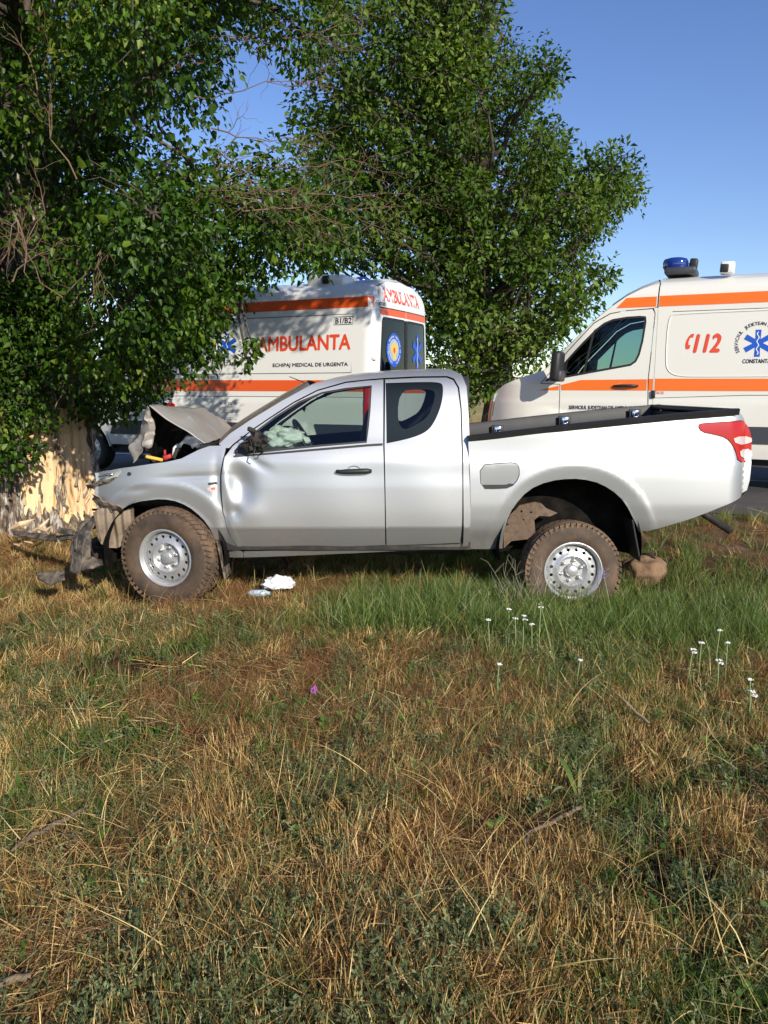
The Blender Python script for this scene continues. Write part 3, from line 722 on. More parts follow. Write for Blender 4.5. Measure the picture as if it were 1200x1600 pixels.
# vertical ribs on the inner far wall
for k in range(14):
    x = x0b+.14+k*.135
    zt = float(np.interp(x, [r[0] for r in RT], [r[1] for r in RT]))
    MB().box((x, 2*YC-D-.146, zt-.20), (.05, .014, .20), None, .005).build('liner_rib', M_liner, linr, True, org=TO)
for (px_, py_) in ((777, 672), (882, 657.5), (992, 647)):
    p = at(px_, py_, 2*YC-D-.16); hk = MB(); hk.box(p, (.11, .02, .09), None, .006); hk.build('tie_down_bracket', M_liner, truck, True, org=TO)
    h2 = MB(); h2.box(p+Vector((0, -.018, 0)), (.065, .016, .07), None, .005); h2.tube([p+Vector((-.02, -.03, .01)), p+Vector((-.018, -.04, -.025)), p+Vector((.018, -.04, -.025)), p+Vector((.02, -.03, .01))], .006, 6); h2.build('tie_down_hook', M_chrome, truck, True, org=TO)
# tailgate
tgc = P([(1155, 643.5), (1163, 654), (1169, 672), (1172.5, 700), (1173.8, 726), (1171.5, 750), (1167, 766), (1158, 776), (1150, 781)], off_bed)
bridge('tailgate', tgc, fn_bed, M_silver, truck, YC, (.02, 0, 0), org=TO)
zt = RT[-1][1]; MB().box((RT[-1][0]-.045, YC, zt-.015), (.10, 1.66, .04), None, .012).build('tailgate_cap', M_liner, truck, True, org=TO)
# rear bumper step and towing bar
tb = MB(); a = at(1096, 800, D+.35); b = at(1141, 829, D+.35)
tb.tube([a+Vector((-.10, 0, .04)), a, b], .030, 10); tb.tube([a+Vector((0, 0, .02)), a+Vector((-.04, .9, .02))], .028, 8); tb.tube([at(1105, 798, D+.42), at(1112, 812, D+.38)], .02, 8)
tb.build('tow_bar', M_darksteel, truck, True, org=TO)
# wheel-house interior, chassis
ch = MB()
zr = CR.z
ch.tube([(-2.0, D+.52, .12), (-1.0, D+.50, .03), (.5, D+.50, .03), (.85, D+.50, .14), (1.35, D+.48, .30), (1.9, D+.50, .24), (2.15, D+.50, .22)], .065, 6)
ch.tube([(-2.0, D+1.26, .12), (-1.0, D+1.28, .03), (.5, D+1.28, .03), (.85, D+1.28, .14), (1.35, D+1.30, .30), (1.9, D+1.28, .24), (2.15, D+1.28, .22)], .065, 6)
for x in (-.6, .45): ch.tube([(x, D+.5, .05), (x, D+1.28, .05)], .045, 6)
ch.build('chassis_frame', M_darksteel, truck, False, org=TO)
M_arch = pmat('black_arch_lining', (.006, .006, .006), .95, spec=.1, col2=(.02, .015, .011), nscale=7)
def arch_liner(C, R, x_cut, name):
    mbx = MB(); n = 28; ys = [D+.03, D+.10, D+.34]
    for j, y in enumerate(ys):
        rr_ = R+(.02, .03, .03)[j]
        for k in range(n+1):
            a = radians(-12+204*k/n); mbx.v.append((C.x+rr_*cos(a), y, C.z+rr_*sin(a)))
    for j in range(2):
        for k in range(n): mbx.f.append((j*(n+1)+k, j*(n+1)+k+1, (j+1)*(n+1)+k+1, (j+1)*(n+1)+k))
    b = 2*(n+1); c = len(mbx.v); mbx.v.append((C.x, ys[2], C.z))
    for k in range(0, n): mbx.f.append((b+k, b+k+1, c))
    return mbx.build(name, M_arch, truck, False, org=TO)
arch_liner(CF, RF, 0, 'wheel_arch_liner')
arch_liner(CR, RRr, 0, 'wheel_arch_liner')
# muddy bracket in the rear wheel house with holes
bk = [(788, 858), (788, 835), (797, 806), (812, 790), (835, 784), (845, 786), (852, 793), (870, 801), (858, 806), (842, 805), (834, 812), (836, 834), (825, 842), (800, 846)]
bkp = [(at(a, b, D+.20).x, at(a, b, D+.20).z) for a, b in bk]
hls = []
for (hx, hy, hr_) in ((847, 794, .020), (815, 799, .008), (829, 800, .008), (794, 820, .007), (818, 812, .006)):
    c = at(hx, hy, D+.2)
    if hx == 847: continue
    hls.append([(c.x+hr_*cos(t), c.z+hr_*sin(t)) for t in np.linspace(0, 2*pi, 10, endpoint=False)])
panel('frame_bracket', bkp, lambda x, z: (x, D+.20+.03*np.sin(x*9)+0*z, z), M_mud, truck, holes=hls, sp=.04, lip=.03, org=TO)
# rear axle, springs, shock
ax = MB(); wc = at(897, 893, D+.02)
ax.tube([(wc.x, D+.2, wc.z), (wc.x+.05, D+.75, wc.z+.03), (wc.x+.35, D+1.5, wc.z+.06)], [.045, .05, .045], 10); ax.box((wc.x+.15, YC, wc.z+.05), (.26, .28, .26), None, .06)
ax.tube([(wc.x-.65, D+.50, .10), (wc.x-.1, D+.48, wc.z+.10), (wc.x+.6, D+.50, .16)], .028, 6); ax.tube([(wc.x-.55, D+.50, .06), (wc.x-.1, D+.48, wc.z+.07), (wc.x+.3, D+.50, .02)], .028, 6)
ax.tube([(wc.x+.12, D+.42, wc.z+.02), (wc.x+.28, D+.50, .30)], .03, 8)
ax.tube([(wc.x-.35, D+.35, .16), (wc.x-.33, D+.35, .02)], .006, 5)
ax.build('rear_axle', M_darksteel, truck, True, org=TO)
ex = MB(); ex.tube([(.5, D+1.1, -.02), (1.5, D+1.15, .12), (1.9, D+1.2, .10)], .035, 8); ex.build('exhaust_pipe', M_mud, truck, True, org=TO)
# mud flaps
mf = MB(); a = at(984, 812, D+.06); b = at(1001, 878, D+.02)
mf.box(((a.x+b.x)/2+.01, D+.16, (a.z+b.z)/2), (.014, .24, (a-b).length), (0, radians(-13), 0), .004); mf.build('mud_flap', M_black, truck, False, org=TO)
mf = MB(); a = at(341, 845, D+.02); b = at(350, 906, D+.02)
mf.box(((a.x+b.x)/2, D+.12, (a.z+b.z)/2), (.012, .22, (a-b).length), (0, radians(-10), 0), .004); mf.build('mud_flap', M_bumper, truck, False, org=TO)
# wheels
fwc = at(257, 872.5, D+.035); rwc = at(896, 893, D+.0)
make_wheel(truck, fwc, (radians(1), 0, radians(-17)), .375, .235, .205, TO)
make_wheel(truck, rwc, (radians(-3), 0, radians(2)), .365, .235, .205, TO)
make_wheel(truck, (fwc.x-.05, 2*YC-D-.02, fwc.z), (0, 0, pi-radians(17)), .375, .235, .205, TO, treads=False)
# the far rear wheel, knocked back and caked in clay
fw = at(1008, 886, 6.95)
whl = make_wheel(truck, fw+Vector((-.06, .12, -.30)), (radians(-38), radians(12), pi-radians(20)), .36, .235, .205, TO, treads=False)
whl['label'] = 'knocked back rear wheel caked in brown clay'
for c in whl.children: c.data.materials.clear(); c.data.materials.append(M_clay)
v, f = crumple(at(1006, 893, 6.75), (.185, .18, .135), 5.2, 6, .22, 4)
mesh('mud_lump', v, f, M_clay, truck, True, TO)

# headlight
hl = P([(149, 739), (160, 736.5), (187, 734), (189, 738), (185, 745), (168, 749), (151, 755)])
hlo = panel('headlight', hl, inset_fn(fn_cab, -.006), M_headlamp, truck, sp=.02, lip=.05, mirror=YC, org=TO)
c = at(168, 742.5, D+.10); MB().tube([c+Vector((-.06, -.015, -.01)), c+Vector((0, -.02, .005)), c+Vector((.07, -.02, .012))], [.006, .010, .005], 6).build('lamp_trim', M_chrome, hlo, True, org=TO)
# side repeater badge
bd = P([(325, 754.5), (338, 752.5), (340, 756), (326, 758)]); panel('repeater_vent', bd, inset_fn(fn_cab, -.004), M_black, truck, sp=.02, lip=.01, org=TO)
bd = P([(322, 763), (336, 758.5), (340, 764), (336, 769), (325, 768)]); panel('side_repeater', rounded(bd, 2), inset_fn(fn_cab, -.005), M_clearlens, truck, sp=.015, lip=.01, org=TO)
bd = P([(330, 762), (337, 761), (336, 765), (331, 765)]); panel('repeater_bulb', bd, inset_fn(fn_cab, -.008), M_amber, truck, sp=.02, lip=.005, org=TO)
# crumpled bonnet: control rows from the cowl over a buckle to the torn front edge
from mathutils import noise as mnoise
def bent_sheet(name, rows, mat, parent, org, sub=10, amp=.012, freq=6, thick=.006, smooth=True, crease=True):
    R_ = np.array([[tuple(q) for q in r] for r in rows]); m, n = R_.shape[:2]
    us = np.linspace(0, n-1, (n-1)*sub+1); vs = np.linspace(0, m-1, (m-1)*sub+1); v = []
    for b in vs:
        j = min(int(b), m-2); tb_ = b-j
        for a in us:
            i = min(int(a), n-2); ta = a-i
            p = (R_[j, i]*(1-ta)+R_[j, i+1]*ta)*(1-tb_)+(R_[j+1, i]*(1-ta)+R_[j+1, i+1]*ta)*tb_
            q = Vector(p); nn = mnoise.noise_vector(q*freq)*amp+mnoise.noise_vector(q*freq*2.7)*amp*.4
            v.append(tuple(q+nn))
    W_ = len(us); f = [(j*W_+i, j*W_+i+1, (j+1)*W_+i+1, (j+1)*W_+i) for j in range(len(vs)-1) for i in range(W_-1)]
    o = mesh(name, v, f, mat, parent, smooth, org)
    try: o.data.set_sharp_from_angle(angle=radians(14))
    except Exception: pass
    if thick:
        md = o.modifiers.new('thickness', 'SOLIDIFY'); md.thickness = thick; md.offset = 0
    return o
hood_rows = [
    [at(320, 693, D+.22), at(340, 686, D+.55), at(352, 681, YC), at(362, 675, YC+.40), at(366, 672, YC+.7)],
    [at(281, 668, D+.24), at(296, 651, D+.5), at(326, 662, YC), at(343, 655, YC+.42), at(350, 655, YC+.7)],
    [at(233, 633.5, D+.30), at(262, 635, D+.6), at(290, 636, YC), at(317, 639, YC+.40), at(322, 645, YC+.7)],
    [at(228, 655, D+.42), at(245, 656, D+.75), at(262, 655, YC+.1), at(285, 660, YC+.45), at(300, 668, YC+.7)],
    [at(208, 690, D+.48), at(222, 684, D+.8), at(240, 690, YC+.1), at(255, 700, YC+.42), at(270, 705, YC+.7)],
    [at(213, 712, D+.55), at(232, 706, D+.8), at(238, 715, YC+.1), at(250, 715, YC+.42), at(262, 718, YC+.7)]]
bent_sheet('crumpled_bonnet', hood_rows[:3], M_silver_dust, truck, TO, 10, .016, 3)
h2r = [[at(233, 633.5, D+.30), at(240, 652, D+.36), at(243, 672, D+.40), at(240, 700, D+.42)],
       [at(229, 645, D+.36), at(228, 660, D+.33), at(228, 682, D+.38), at(226, 700, D+.40)],
       [at(222, 668, D+.45), at(216, 676, D+.42), at(213, 690, D+.45), at(215, 712, D+.48)],
       [at(212, 684, D+.5), at(206, 693, D+.5), at(205, 702, D+.5), at(210, 722, D+.5)]]
bent_sheet('torn_bonnet_edge', h2r, M_silver_dust, truck, TO, 5, .035, 9)
bent_sheet('bonnet_inner_panel', hood_rows[2:], M_darksteel, truck, TO, 8, .02, 6)
# engine bay clutter
eb = MB()
eb.box((-1.62, YC, .50), (.75, 1.2, .26), (0, .05, 0), .03); eb.box((at(330, 700, YC).x+.1, YC, .66), (.08, 1.35, .40))
for k in range(60):
    p = Vector((random.uniform(-1.9, -1.25), random.uniform(D+.2, D+1.5), random.uniform(.56, .74)))
    if k % 2: eb.box(p, [random.uniform(.03, .16) for _ in range(3)], [random.uniform(0, 1) for _ in range(3)], .005)
    else: eb.tube([p, p+Vector((random.gauss(0, .12), random.gauss(0, .12), random.gauss(.03, .04))), p+Vector((random.gauss(0, .2), random.gauss(0, .2), random.gauss(0, .03)))], random.uniform(.006, .02), 6)
eb.build('engine_parts', M_darksteel, truck, False, org=TO)
MB().box(at(241, 716, D+.35), (.13, .05, .025), (0, .25, .3), .008).build('yellow_fluid_cap', M_yellowp, truck, True, org=TO)
MB().box(at(262, 714, D+.38), (.06, .05, .035), (0, -.3, .1), .008).box(at(258, 708, D+.4), (.012, .03, .05)).build('red_fluid_cap', M_redp, truck, True, org=TO)
MB().tube([at(278, 694, D+.5), at(272, 700, D+.5), at(270, 712, D+.5)], .010, 6).build('bonnet_stay', M_whitefilm, truck, True, org=TO)
# inner bumper bracket under the headlight
br = [(150, 797), (162, 792), (180, 794), (196, 797), (209, 791), (210, 812), (206, 822), (197, 828), (190, 853), (180, 858), (163, 854), (156, 848), (152, 825)]
brp = [(at(a, b, D+.16).x, at(a, b, D+.16).z) for a, b in br]
panel('splash_guard', brp, lambda x, z: (x, D+.16+.012*np.sin(x*95)+.02*np.sin(z*14)+.01*np.sin(x*31+z*9), z), M_tan, truck, sp=.014, lip=.02, org=TO)
fl = [[at(146, 770, D+.10), at(160, 781, D+.09), at(176, 788, D+.07), at(193, 795, D+.04)], [at(143, 782, D+.18), at(156, 792, D+.18), at(172, 800, D+.15), at(192, 799, D+.12)]]
bent_sheet('torn_fender_edge', fl, M_tan, truck, TO, 8, .018, 14)
fp = [[at(134, 757, D+.25), at(150, 752, D+.15), at(163, 750, D+.09), at(180, 746, D+.06)], [at(138, 764, D+.3), at(150, 762, D+.18), at(160, 757, D+.12), at(178, 750, D+.08)]]
bent_sheet('crushed_grille_end', fp, M_tan, truck, TO, 8, .015, 12)
cx = MB()
for k in range(40):
    p = Vector((random.uniform(-2.35, -1.75), random.uniform(D+.35, D+1.5), random.uniform(.0, .44)))
    if k % 2: cx.box(p, [random.uniform(.04, .22) for _ in range(3)], [random.uniform(0, 2) for _ in range(3)], .005)
    else: cx.tube([p, p+Vector((random.gauss(0, .15), random.gauss(0, .15), random.gauss(0, .12)))], random.uniform(.006, .02), 6)
cx.box((-1.98, YC+.1, .26), (.26, 1.2, .34), (0, .1, .1), .03)
cx.build('crushed_front_end', M_darksteel, truck, False, org=TO)
# struts hanging at the front
hg = MB(); hg.tube([at(147, 800, D+.12), at(151, 822, D+.10), at(154, 838, D+.1), at(157, 846, D+.1)], [.010, .007, .012, .010], 6); hg.build('hanging_bracket', M_mud, truck, True, org=TO)
# front bumper end standing in the grass: its own thing
bo = at(124, 890, D+.05)
bmp = empty('broken_bumper_piece', (bo.x, bo.y, gz(bo.x, bo.y))); tag(bmp, 'curved dirty bumper end standing upright in front of the truck wheel', 'bumper piece')
rows = [[at(131, 814, D+.22), at(141, 812, D+.15), at(150, 806, D+.12)], [at(118, 834, D+.10), at(135, 832, D+.05), at(143, 830, D+.06)], [at(111, 862, D+.02), at(128, 862, D-.06), at(141, 868, D)], [at(109, 893, D), at(125, 897, D-.08), at(140, 893, D-.02)]]
bent_sheet('bumper_skin', rows, M_bumper, bmp, bmp.location, 8, .015, 9, .012)
bent_sheet('bumper_edge_strip', [[at(150, 803, D+.2), at(128, 816, D+.1), at(117, 836, D-.0), at(116, 860, D-.03)], [at(151, 808, D+.2), at(133, 818, D+.08), at(121, 838, D-.02), at(119, 862, D-.05)]], M_bumper, bmp, bmp.location, 6, .004, 9, .006)
bent_sheet('bumper_foot', [[at(130, 878, D-.05), at(145, 870, D-.03), at(160, 876, D)], [at(128, 893, D-.10), at(145, 890, D-.12), at(160, 884, D-.05)]], M_bumper, bmp, bmp.location, 6, .012, 9, .02)

# ------------------------------------------------------------------ ambulances
PSI = radians(25); VH = np.array((cos(PSI), -sin(PSI))); VN = np.array((sin(PSI), cos(PSI)))
VW = 1.99; VL = 5.91
def onside(O, px, py, y=0.0):
    d = ray(px, py); k = ((O[0]*VN[0]+O[1]*VN[1])+y)/(d.x*VN[0]+d.y*VN[1]); X = d.x*k; Y = d.y*k
    return ((X-O[0])*VH[0]+(Y-O[1])*VH[1], CAMZ+d.z*k)
def onrear(O, px, py, s=VL):
    d = ray(px, py); c = O[0]*VH[0]+O[1]*VH[1]+s; k = c/(d.x*VH[0]+d.y*VH[1]); X = d.x*k; Y = d.y*k
    return ((X-O[0])*VN[0]+(Y-O[1])*VN[1], CAMZ+d.z*k)
vank = hermite([(.25, .06), (.40, .012), (.55, 0), (1.10, 0), (1.16, .008), (1.45, .014), (1.9, .045), (2.3, .085), (2.46, .112), (2.56, .155), (2.62, .21), (2.66, .28)])
def off_van(s, z):
    o = vank(z)+.42*np.clip((.75-s)/.75, 0, 1)**2.3
    u = np.clip((s-(VL-.13))/.13, 0, 1); o = o+.13*(1-np.sqrt(np.clip(1-u*u*.97, 0, 1)))
    # pillar zone leans in above the bonnet line
    o = o+.10*sstep(1.5, .9, s)*sstep(1.35, 1.6, z)
    r = np.hypot(s-.95, z-.36); o = o-.03*(1-sstep(.60, .68, r))*sstep(1.5, 1.3, s)
    r2 = np.hypot(s-4.62, z-.36); o = o-.025*(1-sstep(.46, .52, r2))
    return o
def fn_van(s, z): return s, off_van(s, z), z
def text_geo(body, extra=0.0, shear=0.0, spacing=1.0):
    cu = bpy.data.curves.new('lettering_source', 'FONT'); cu.body = body; cu.size = 1; cu.offset = 0.0; cu.shear = shear; cu.space_character = spacing; cu.resolution_u = 3
    ob = bpy.data.objects.new('lettering_source', cu); COL.objects.link(ob); bpy.context.view_layer.update()
    me = bpy.data.meshes.new_from_object(ob.evaluated_get(bpy.context.evaluated_depsgraph_get()))
    v = np.array([tuple(q.co) for q in me.vertices]); f = [tuple(p.vertices) for p in me.polygons]
    bpy.data.objects.remove(ob); bpy.data.curves.remove(cu); bpy.data.meshes.remove(me); return v[:, :2], f
def print_mesh(name, q, f, mapper, mat, parent, weight):
    """flat print; heavier strokes are overlaid copies a fraction of a millimetre apart"""
    V = []; Fq = []; e = .01
    A = np.stack(mapper(q[:, 0]+e, q[:, 1]), 1)-np.stack(mapper(q[:, 0]-e, q[:, 1]), 1); B_ = np.stack(mapper(q[:, 0], q[:, 1]+e), 1)-np.stack(mapper(q[:, 0], q[:, 1]-e), 1)
    nn = np.cross(A, B_); nn /= np.linalg.norm(nn, axis=1)[:, None]
    offs = [(0, 0)] if weight <= 0 else [(-weight, 0), (weight, 0), (0, weight), (0, -weight)]
    for k, (dx, dz) in enumerate(offs):
        b = len(V); X = np.stack(mapper(q[:, 0]+dx, q[:, 1]+dz), 1)+nn*.0005*k; V += X.tolist(); Fq += [tuple(i+b for i in t) for t in f]
    return tag(mesh(name, V, Fq, mat, parent, False), kind=None)
def lettering(body, box, mapper, mat, parent, extra=.02, shear=0.0, name='lettering', squeeze=True, spacing=1.0):
    v, f = text_geo(body, extra, shear, spacing); lo, hi = v.min(0), v.max(0); x0, z0, x1, z1 = box
    sx_ = (x1-x0)/(hi[0]-lo[0]); sz_ = (z1-z0)/(hi[1]-lo[1])
    q = np.stack([x0+(v[:, 0]-lo[0])*sx_, z0+(v[:, 1]-lo[1])*sz_], 1)
    return print_mesh(name, q, f, mapper, mat, parent, extra*(z1-z0))
def arc_text(body, c, R, a0, a1, size, mapper, mat, parent, extra=.006):
    """letters round a circle, one mesh of flat print"""
    V = []; Fq = []; n = len(body)
    for i, chh in enumerate(body):
        if chh == ' ': continue
        v, f = text_geo(chh, extra); v = v.copy(); v[:, 0] -= (v[:, 0].min()+v[:, 0].max())/2; v *= size
        a = a0+(a1-a0)*i/(n-1); th = a-pi/2; ca, sa = cos(th), sin(th)
        q = np.stack([v[:, 0]*ca-v[:, 1]*sa, v[:, 0]*sa+v[:, 1]*ca], 1)+np.array((c[0]+R*cos(a), c[1]+R*sin(a)))
        b = len(V); V += q.tolist(); Fq += [tuple(k+b for k in t) for t in f]
    V = np.array(V); return print_mesh('lettering', V, Fq, mapper, mat, parent, size*.02)
def side_map(d):
    return lambda s, z: (s, off_van(s, z)-d, z)
def star_of_life(c, R, mapper, parent, mapper2, wx=1.0):
    V = []; f = []
    pts = []
    hw = R*.20
    # six arms
    poly = []
    for k in range(6):
        a = pi/2+k*pi/3; u = np.array((cos(a), sin(a))); t = np.array((-sin(a), cos(a)))
        inner = hw/sin(pi/6)*1.0
        poly.append(tuple(u*R-t*hw)); poly.append(tuple(u*R+t*hw)); b = a+pi/6; poly.append((cos(b)*hw/sin(pi/6)*.88, sin(b)*hw/sin(pi/6)*.88))
    poly = [(c[0]+p[0]*wx, c[1]+p[1]) for p in poly]
    Vv, T = cdt(poly, (), R*.6); mesh('blue_star', np.stack(mapper(Vv[:, 0], Vv[:, 1]), 1), T, M_blue, parent, False)
    st = []; n = 14
    for i in range(n+1):
        z = -R*.85+1.7*R*i/n; st.append((sin(i*1.35)*R*.075, z))
    w_ = R*.035; poly = [(c[0]+(x-w_)*wx, c[1]+z) for x, z in st]+[(c[0]+(x+w_)*wx, c[1]+z) for x, z in st[::-1]]
    Vv, T = cdt(poly, (), R); mesh('serpent_staff', np.stack(mapper2(Vv[:, 0], Vv[:, 1]), 1), T, M_whitefilm, parent, False)
def rrect(q, r):
    out = []; n = len(q)
    for i in range(n):
        p = np.array(q[i]); a = np.array(q[i-1])-p; b = np.array(q[(i+1) % n])-p; a = a/np.hypot(*a)*r; b = b/np.hypot(*b)*r
        for t in (0, .3, .6, 1.0):
            w1 = (1-t)**2; w2 = t*t; out.append(tuple(p+a*w1+b*w2))
    return out
def rect(x0, z0, x1, z1): return [(x0, z0), (x1, z0), (x1, z1), (x0, z1)]
def arc_pts(cx_, cz_, R, a0, a1, n): return [(cx_+R*cos(radians(a0+(a1-a0)*k/n)), cz_+R*sin(radians(a0+(a1-a0)*k/n))) for k in range(n+1)]

def van(root, paint_mat, right):
    A = arc_pts(.95, .36, .43, 5, 175, 18)
    cab = [(.0, .42), (0, .777), (.024, .947), (.073, 1.124), (.166, 1.242), (.305, 1.332), (.46, 1.39), (.622, 1.445), (.76, 1.485), (.893, 1.53), (1.089, 1.735), (1.382, 2.005), (1.599, 2.215), (1.782, 2.36), (1.963, 2.485), (2.143, 2.575), (2.355, 2.655),
           (2.355, 2.33), (2.31, 2.318), (1.955, 2.303), (1.762, 2.273), (1.56, 2.16), (1.22, 1.80), (1.07, 1.63), (.865, 1.352), (1.135, 1.338), (1.145, .81), (1.35, .62), (1.405, .42)]+A
    C = panel('cab_shell', cab, fn_van, paint_mat, root, sp=.05, lip=.03, mirror=VW/2)
    panel('cab_pillar', [(2.361, .60), (2.368, .60), (2.368, 2.322), (2.316, 2.315), (2.341, 2.25), (2.322, 1.75), (2.302, 1.385), (2.317, 1.065), (2.360, .99)], fn_van, paint_mat, root, sp=.05, lip=.02, mirror=VW/2)
    win = [(2.225, 2.215), (2.235, 2.14), (2.21, 1.895), (2.175, 1.72), (2.135, 1.63), (2.067, 1.58), (1.3, 1.445), (.95, 1.385), (1.125, 1.575), (1.27, 1.74), (1.43, 1.91), (1.605, 2.085), (1.69, 2.15), (1.80, 2.195), (1.98, 2.22), (2.15, 2.225)]
    door = [(1.155, .80), (1.36, .61), (1.415, .44), (2.25, .44), (2.355, .55), (2.35, .98), (2.305, 1.06), (2.29, 1.38), (2.31, 1.75), (2.33, 2.25), (2.30, 2.305), (1.96, 2.292), (1.77, 2.262), (1.57, 2.15), (1.23, 1.79), (1.08, 1.62), (.885, 1.36), (1.147, 1.345)]
    doors = []
    for i in range(2):
        d = panel('front_door', door, fn_van, paint_mat, root, holes=[win], sp=.06, lip=.03)
        if i:
            me = d.data; co = np.array([tuple(v.co) for v in me.vertices]); co[:, 1] = VW-co[:, 1]; me.vertices.foreach_set('co', co.astype(np.float32).ravel()); me.flip_normals(); drop_normals(me)
        doors.append(d)
        def put(nm, out, dd, mat, holes=(), sp=.08, lip=0):
            o = panel(nm, out, inset_fn(fn_van, dd), mat, d, holes=holes, sp=sp, lip=lip)
            if i:
                me = o.data; co = np.array([tuple(v.co) for v in me.vertices]); co[:, 1] = VW-co[:, 1]; me.vertices.foreach_set('co', co.astype(np.float32).ravel()); me.flip_normals(); drop_normals(me)
        put('window_glass', win, .012, M_vglass)
        put('window_seal', win, -.002, M_black, [ring(win, .028)], .05, .012)
        put('window_divider', [(1.44, 1.47), (1.475, 1.475), (1.585, 2.08), (1.55, 2.03)], -.003, M_black, (), .1, .012)
        put('window_sail', [(.93, 1.384), (1.20, 1.432), (1.23, 1.69), (1.12, 1.572)], -.005, M_black, (), .08, .01)
    # door handle
    hz = 1.315; hm = MB(); y0 = float(off_van(np.array(2.03), np.array(hz)))
    hm.tube([(1.86, y0-.02, hz), (1.95, y0-.045, hz+.006), (2.08, y0-.045, hz+.006), (2.18, y0-.02, hz+.004)], [.014, .019, .019, .014], 8); hm.build('door_handle', M_black, doors[0])
    cp = MB(); nn = 20
    vv = [(2.01+.10*cos(2*pi*k/nn), y0-.004, hz+.062*sin(2*pi*k/nn)) for k in range(nn)]+[(2.01+.07*cos(2*pi*k/nn), y0+.018, hz+.04*sin(2*pi*k/nn)) for k in range(nn)]
    cp.add(vv, [(k, (k+1) % nn, nn+(k+1) % nn, nn+k) for k in range(nn)]+[tuple(range(nn, 2*nn))]); cp.build('handle_recess', paint_mat, doors[0])
    # hinge cover behind the door
    mbk = MB().box((2.372, -.004, 1.21), (.05, .03, .10), None, .008); mbk.build('door_hinge', M_black, root)
    # mirror
    m = MB(); m.box((1.16, -.26, 1.575), (.13, .24, .40), (0, .08, -.15), .045); mi = m.build('side_mirror', M_black, root)
    MB().box((1.20, -.27, 1.45), (.10, .19, .15), (0, .05, -.15), .03).build('mirror_indicator', M_greyplastic, mi); MB().tube([(1.16, -.15, 1.45), (1.19, .06, 1.47)], .035, 8).build('mirror_arm', M_black, mi)
    m = MB(); m.box((1.16, VW+.26, 1.575), (.13, .24, .40), (0, .08, .15), .045); m.tube([(1.16, VW+.15, 1.45), (1.19, VW-.06, 1.47)], .035, 8); m.build('side_mirror', M_black, root)
    # side wall with recess line, rear wheel arch
    A2 = arc_pts(4.62, .36, .42, 5, 175, 18)
    side = [(2.372, .42), (2.372, 2.655), (3.5, 2.66), (5.78, 2.655), (5.87, 2.60), (VL, 2.42), (VL, .42)]+A2
    S = panel('side_wall', side, fn_van, paint_mat, root, sp=.07, lip=.03, mirror=VW/2)
    # crease and recess lines as real grooves
    def groove(pts, r, mat, closed=True, d=.0):
        t = MB(); q = [(s, float(off_van(np.array(s), np.array(z)))-d, z) for s, z in pts]
        if closed: q.append(q[0])
        t.tube(q, r, 5, False); return t.build('panel_groove', mat, S)
    # roof, windscreen, bonnet, front
    bridge('roof', [(2.355, 2.655), (3.5, 2.66), (5.78, 2.655), (5.86, 2.61)], fn_van, paint_mat, root, VW/2, (0, 0, .12))
    bridge('cab_roof', [(1.782, 2.36), (1.963, 2.485), (2.143, 2.575), (2.35, 2.655)], fn_van, paint_mat, root, VW/2, (-.06, 0, .11))
    bridge('windscreen', [(.893, 1.53), (1.089, 1.735), (1.382, 2.005), (1.599, 2.215), (1.782, 2.36)], fn_van, M_vglass, root, VW/2, (-.10, 0, .05))
    bridge('bonnet', [(.073, 1.124), (.166, 1.242), (.305, 1.332), (.46, 1.39), (.622, 1.445), (.76, 1.485), (.893, 1.53)], fn_van, paint_mat, root, VW/2, (-.08, 0, .04))
    bridge('front_grille', [(0, .62), (0, .777), (.024, .947), (.073, 1.124)], fn_van, M_black, root, VW/2, (-.10, 0, 0))
    bridge('front_bumper', [(0, .30), (0, .42), (0, .62)], fn_van, M_greyplastic, root, VW/2, (-.12, 0, 0))
    hl_ = [(.0, .86), (.02, .96), (.07, 1.10), (.15, 1.215), (.20, 1.22), (.13, 1.06), (.10, .90)]
    o = panel('headlight', hl_, inset_fn(fn_van, -.012), M_headlamp, root, sp=.04, lip=.03, mirror=VW/2)
    o = panel('stripe', [(.005, .70), (.0, .78), (.02, .95), (.065, 1.11), (.13, 1.21), (.10, 1.09), (.06, .95), (.045, .80), (.05, .70)], inset_fn(fn_van, -.018), M_orange, root, sp=.04, lip=.004)
    # rear
    def rear_fn(y, z): return VL-.004+.05*(1-((y-VW/2)/(VW/2))**2)-.10*sstep(2.45, 2.8, z), y, z
    zz = [.45, 1.2, 1.8, 2.2, 2.36, 2.5, 2.62]
    rl = [(.13+float(vank(z)), z) for z in zz]
    for k in range(2):
        if k == 0: out = [(VW/2-.006, .45)]+[(VW/2-.006, 2.33)]+[(.13+float(vank(2.33)), 2.33)]+[(p[0], p[1]) for p in rl[:4]][::-1]; wn = [(.20, 1.40), (VW/2-.02, 1.40), (VW/2-.02, 2.22), (.27, 2.22)]
        else: out = [(VW-p[0], p[1]) for p in ([(VW/2-.006, .45)]+[(VW/2-.006, 2.33)]+[(.13+float(vank(2.33)), 2.33)]+[(p[0], p[1]) for p in rl[:4]][::-1])]; wn = [(VW-.20, 1.40), (VW/2+.02, 1.40), (VW/2+.02, 2.22), (VW-.27, 2.22)]
        wn = rrect(wn, .07); fr = lambda y, z: rear_fn(y, z)
        dd = panel('rear_door', out, fr, paint_mat, root, holes=[wn], sp=.08, lip=-.03, lipdir=(1, 0, 0))
        panel('window_glass', wn, lambda y, z: (rear_fn(y, z)[0]+.003, y, z), M_vglass, dd, sp=.1, lip=0)
        panel('window_surround', wn, lambda y, z: (rear_fn(y, z)[0]+.006, y, z), M_black, dd, holes=[ring(wn, .03)], sp=.06, lip=0)
        sgn = -1 if k == 0 else 1; yh = .115 if k == 0 else VW-.115
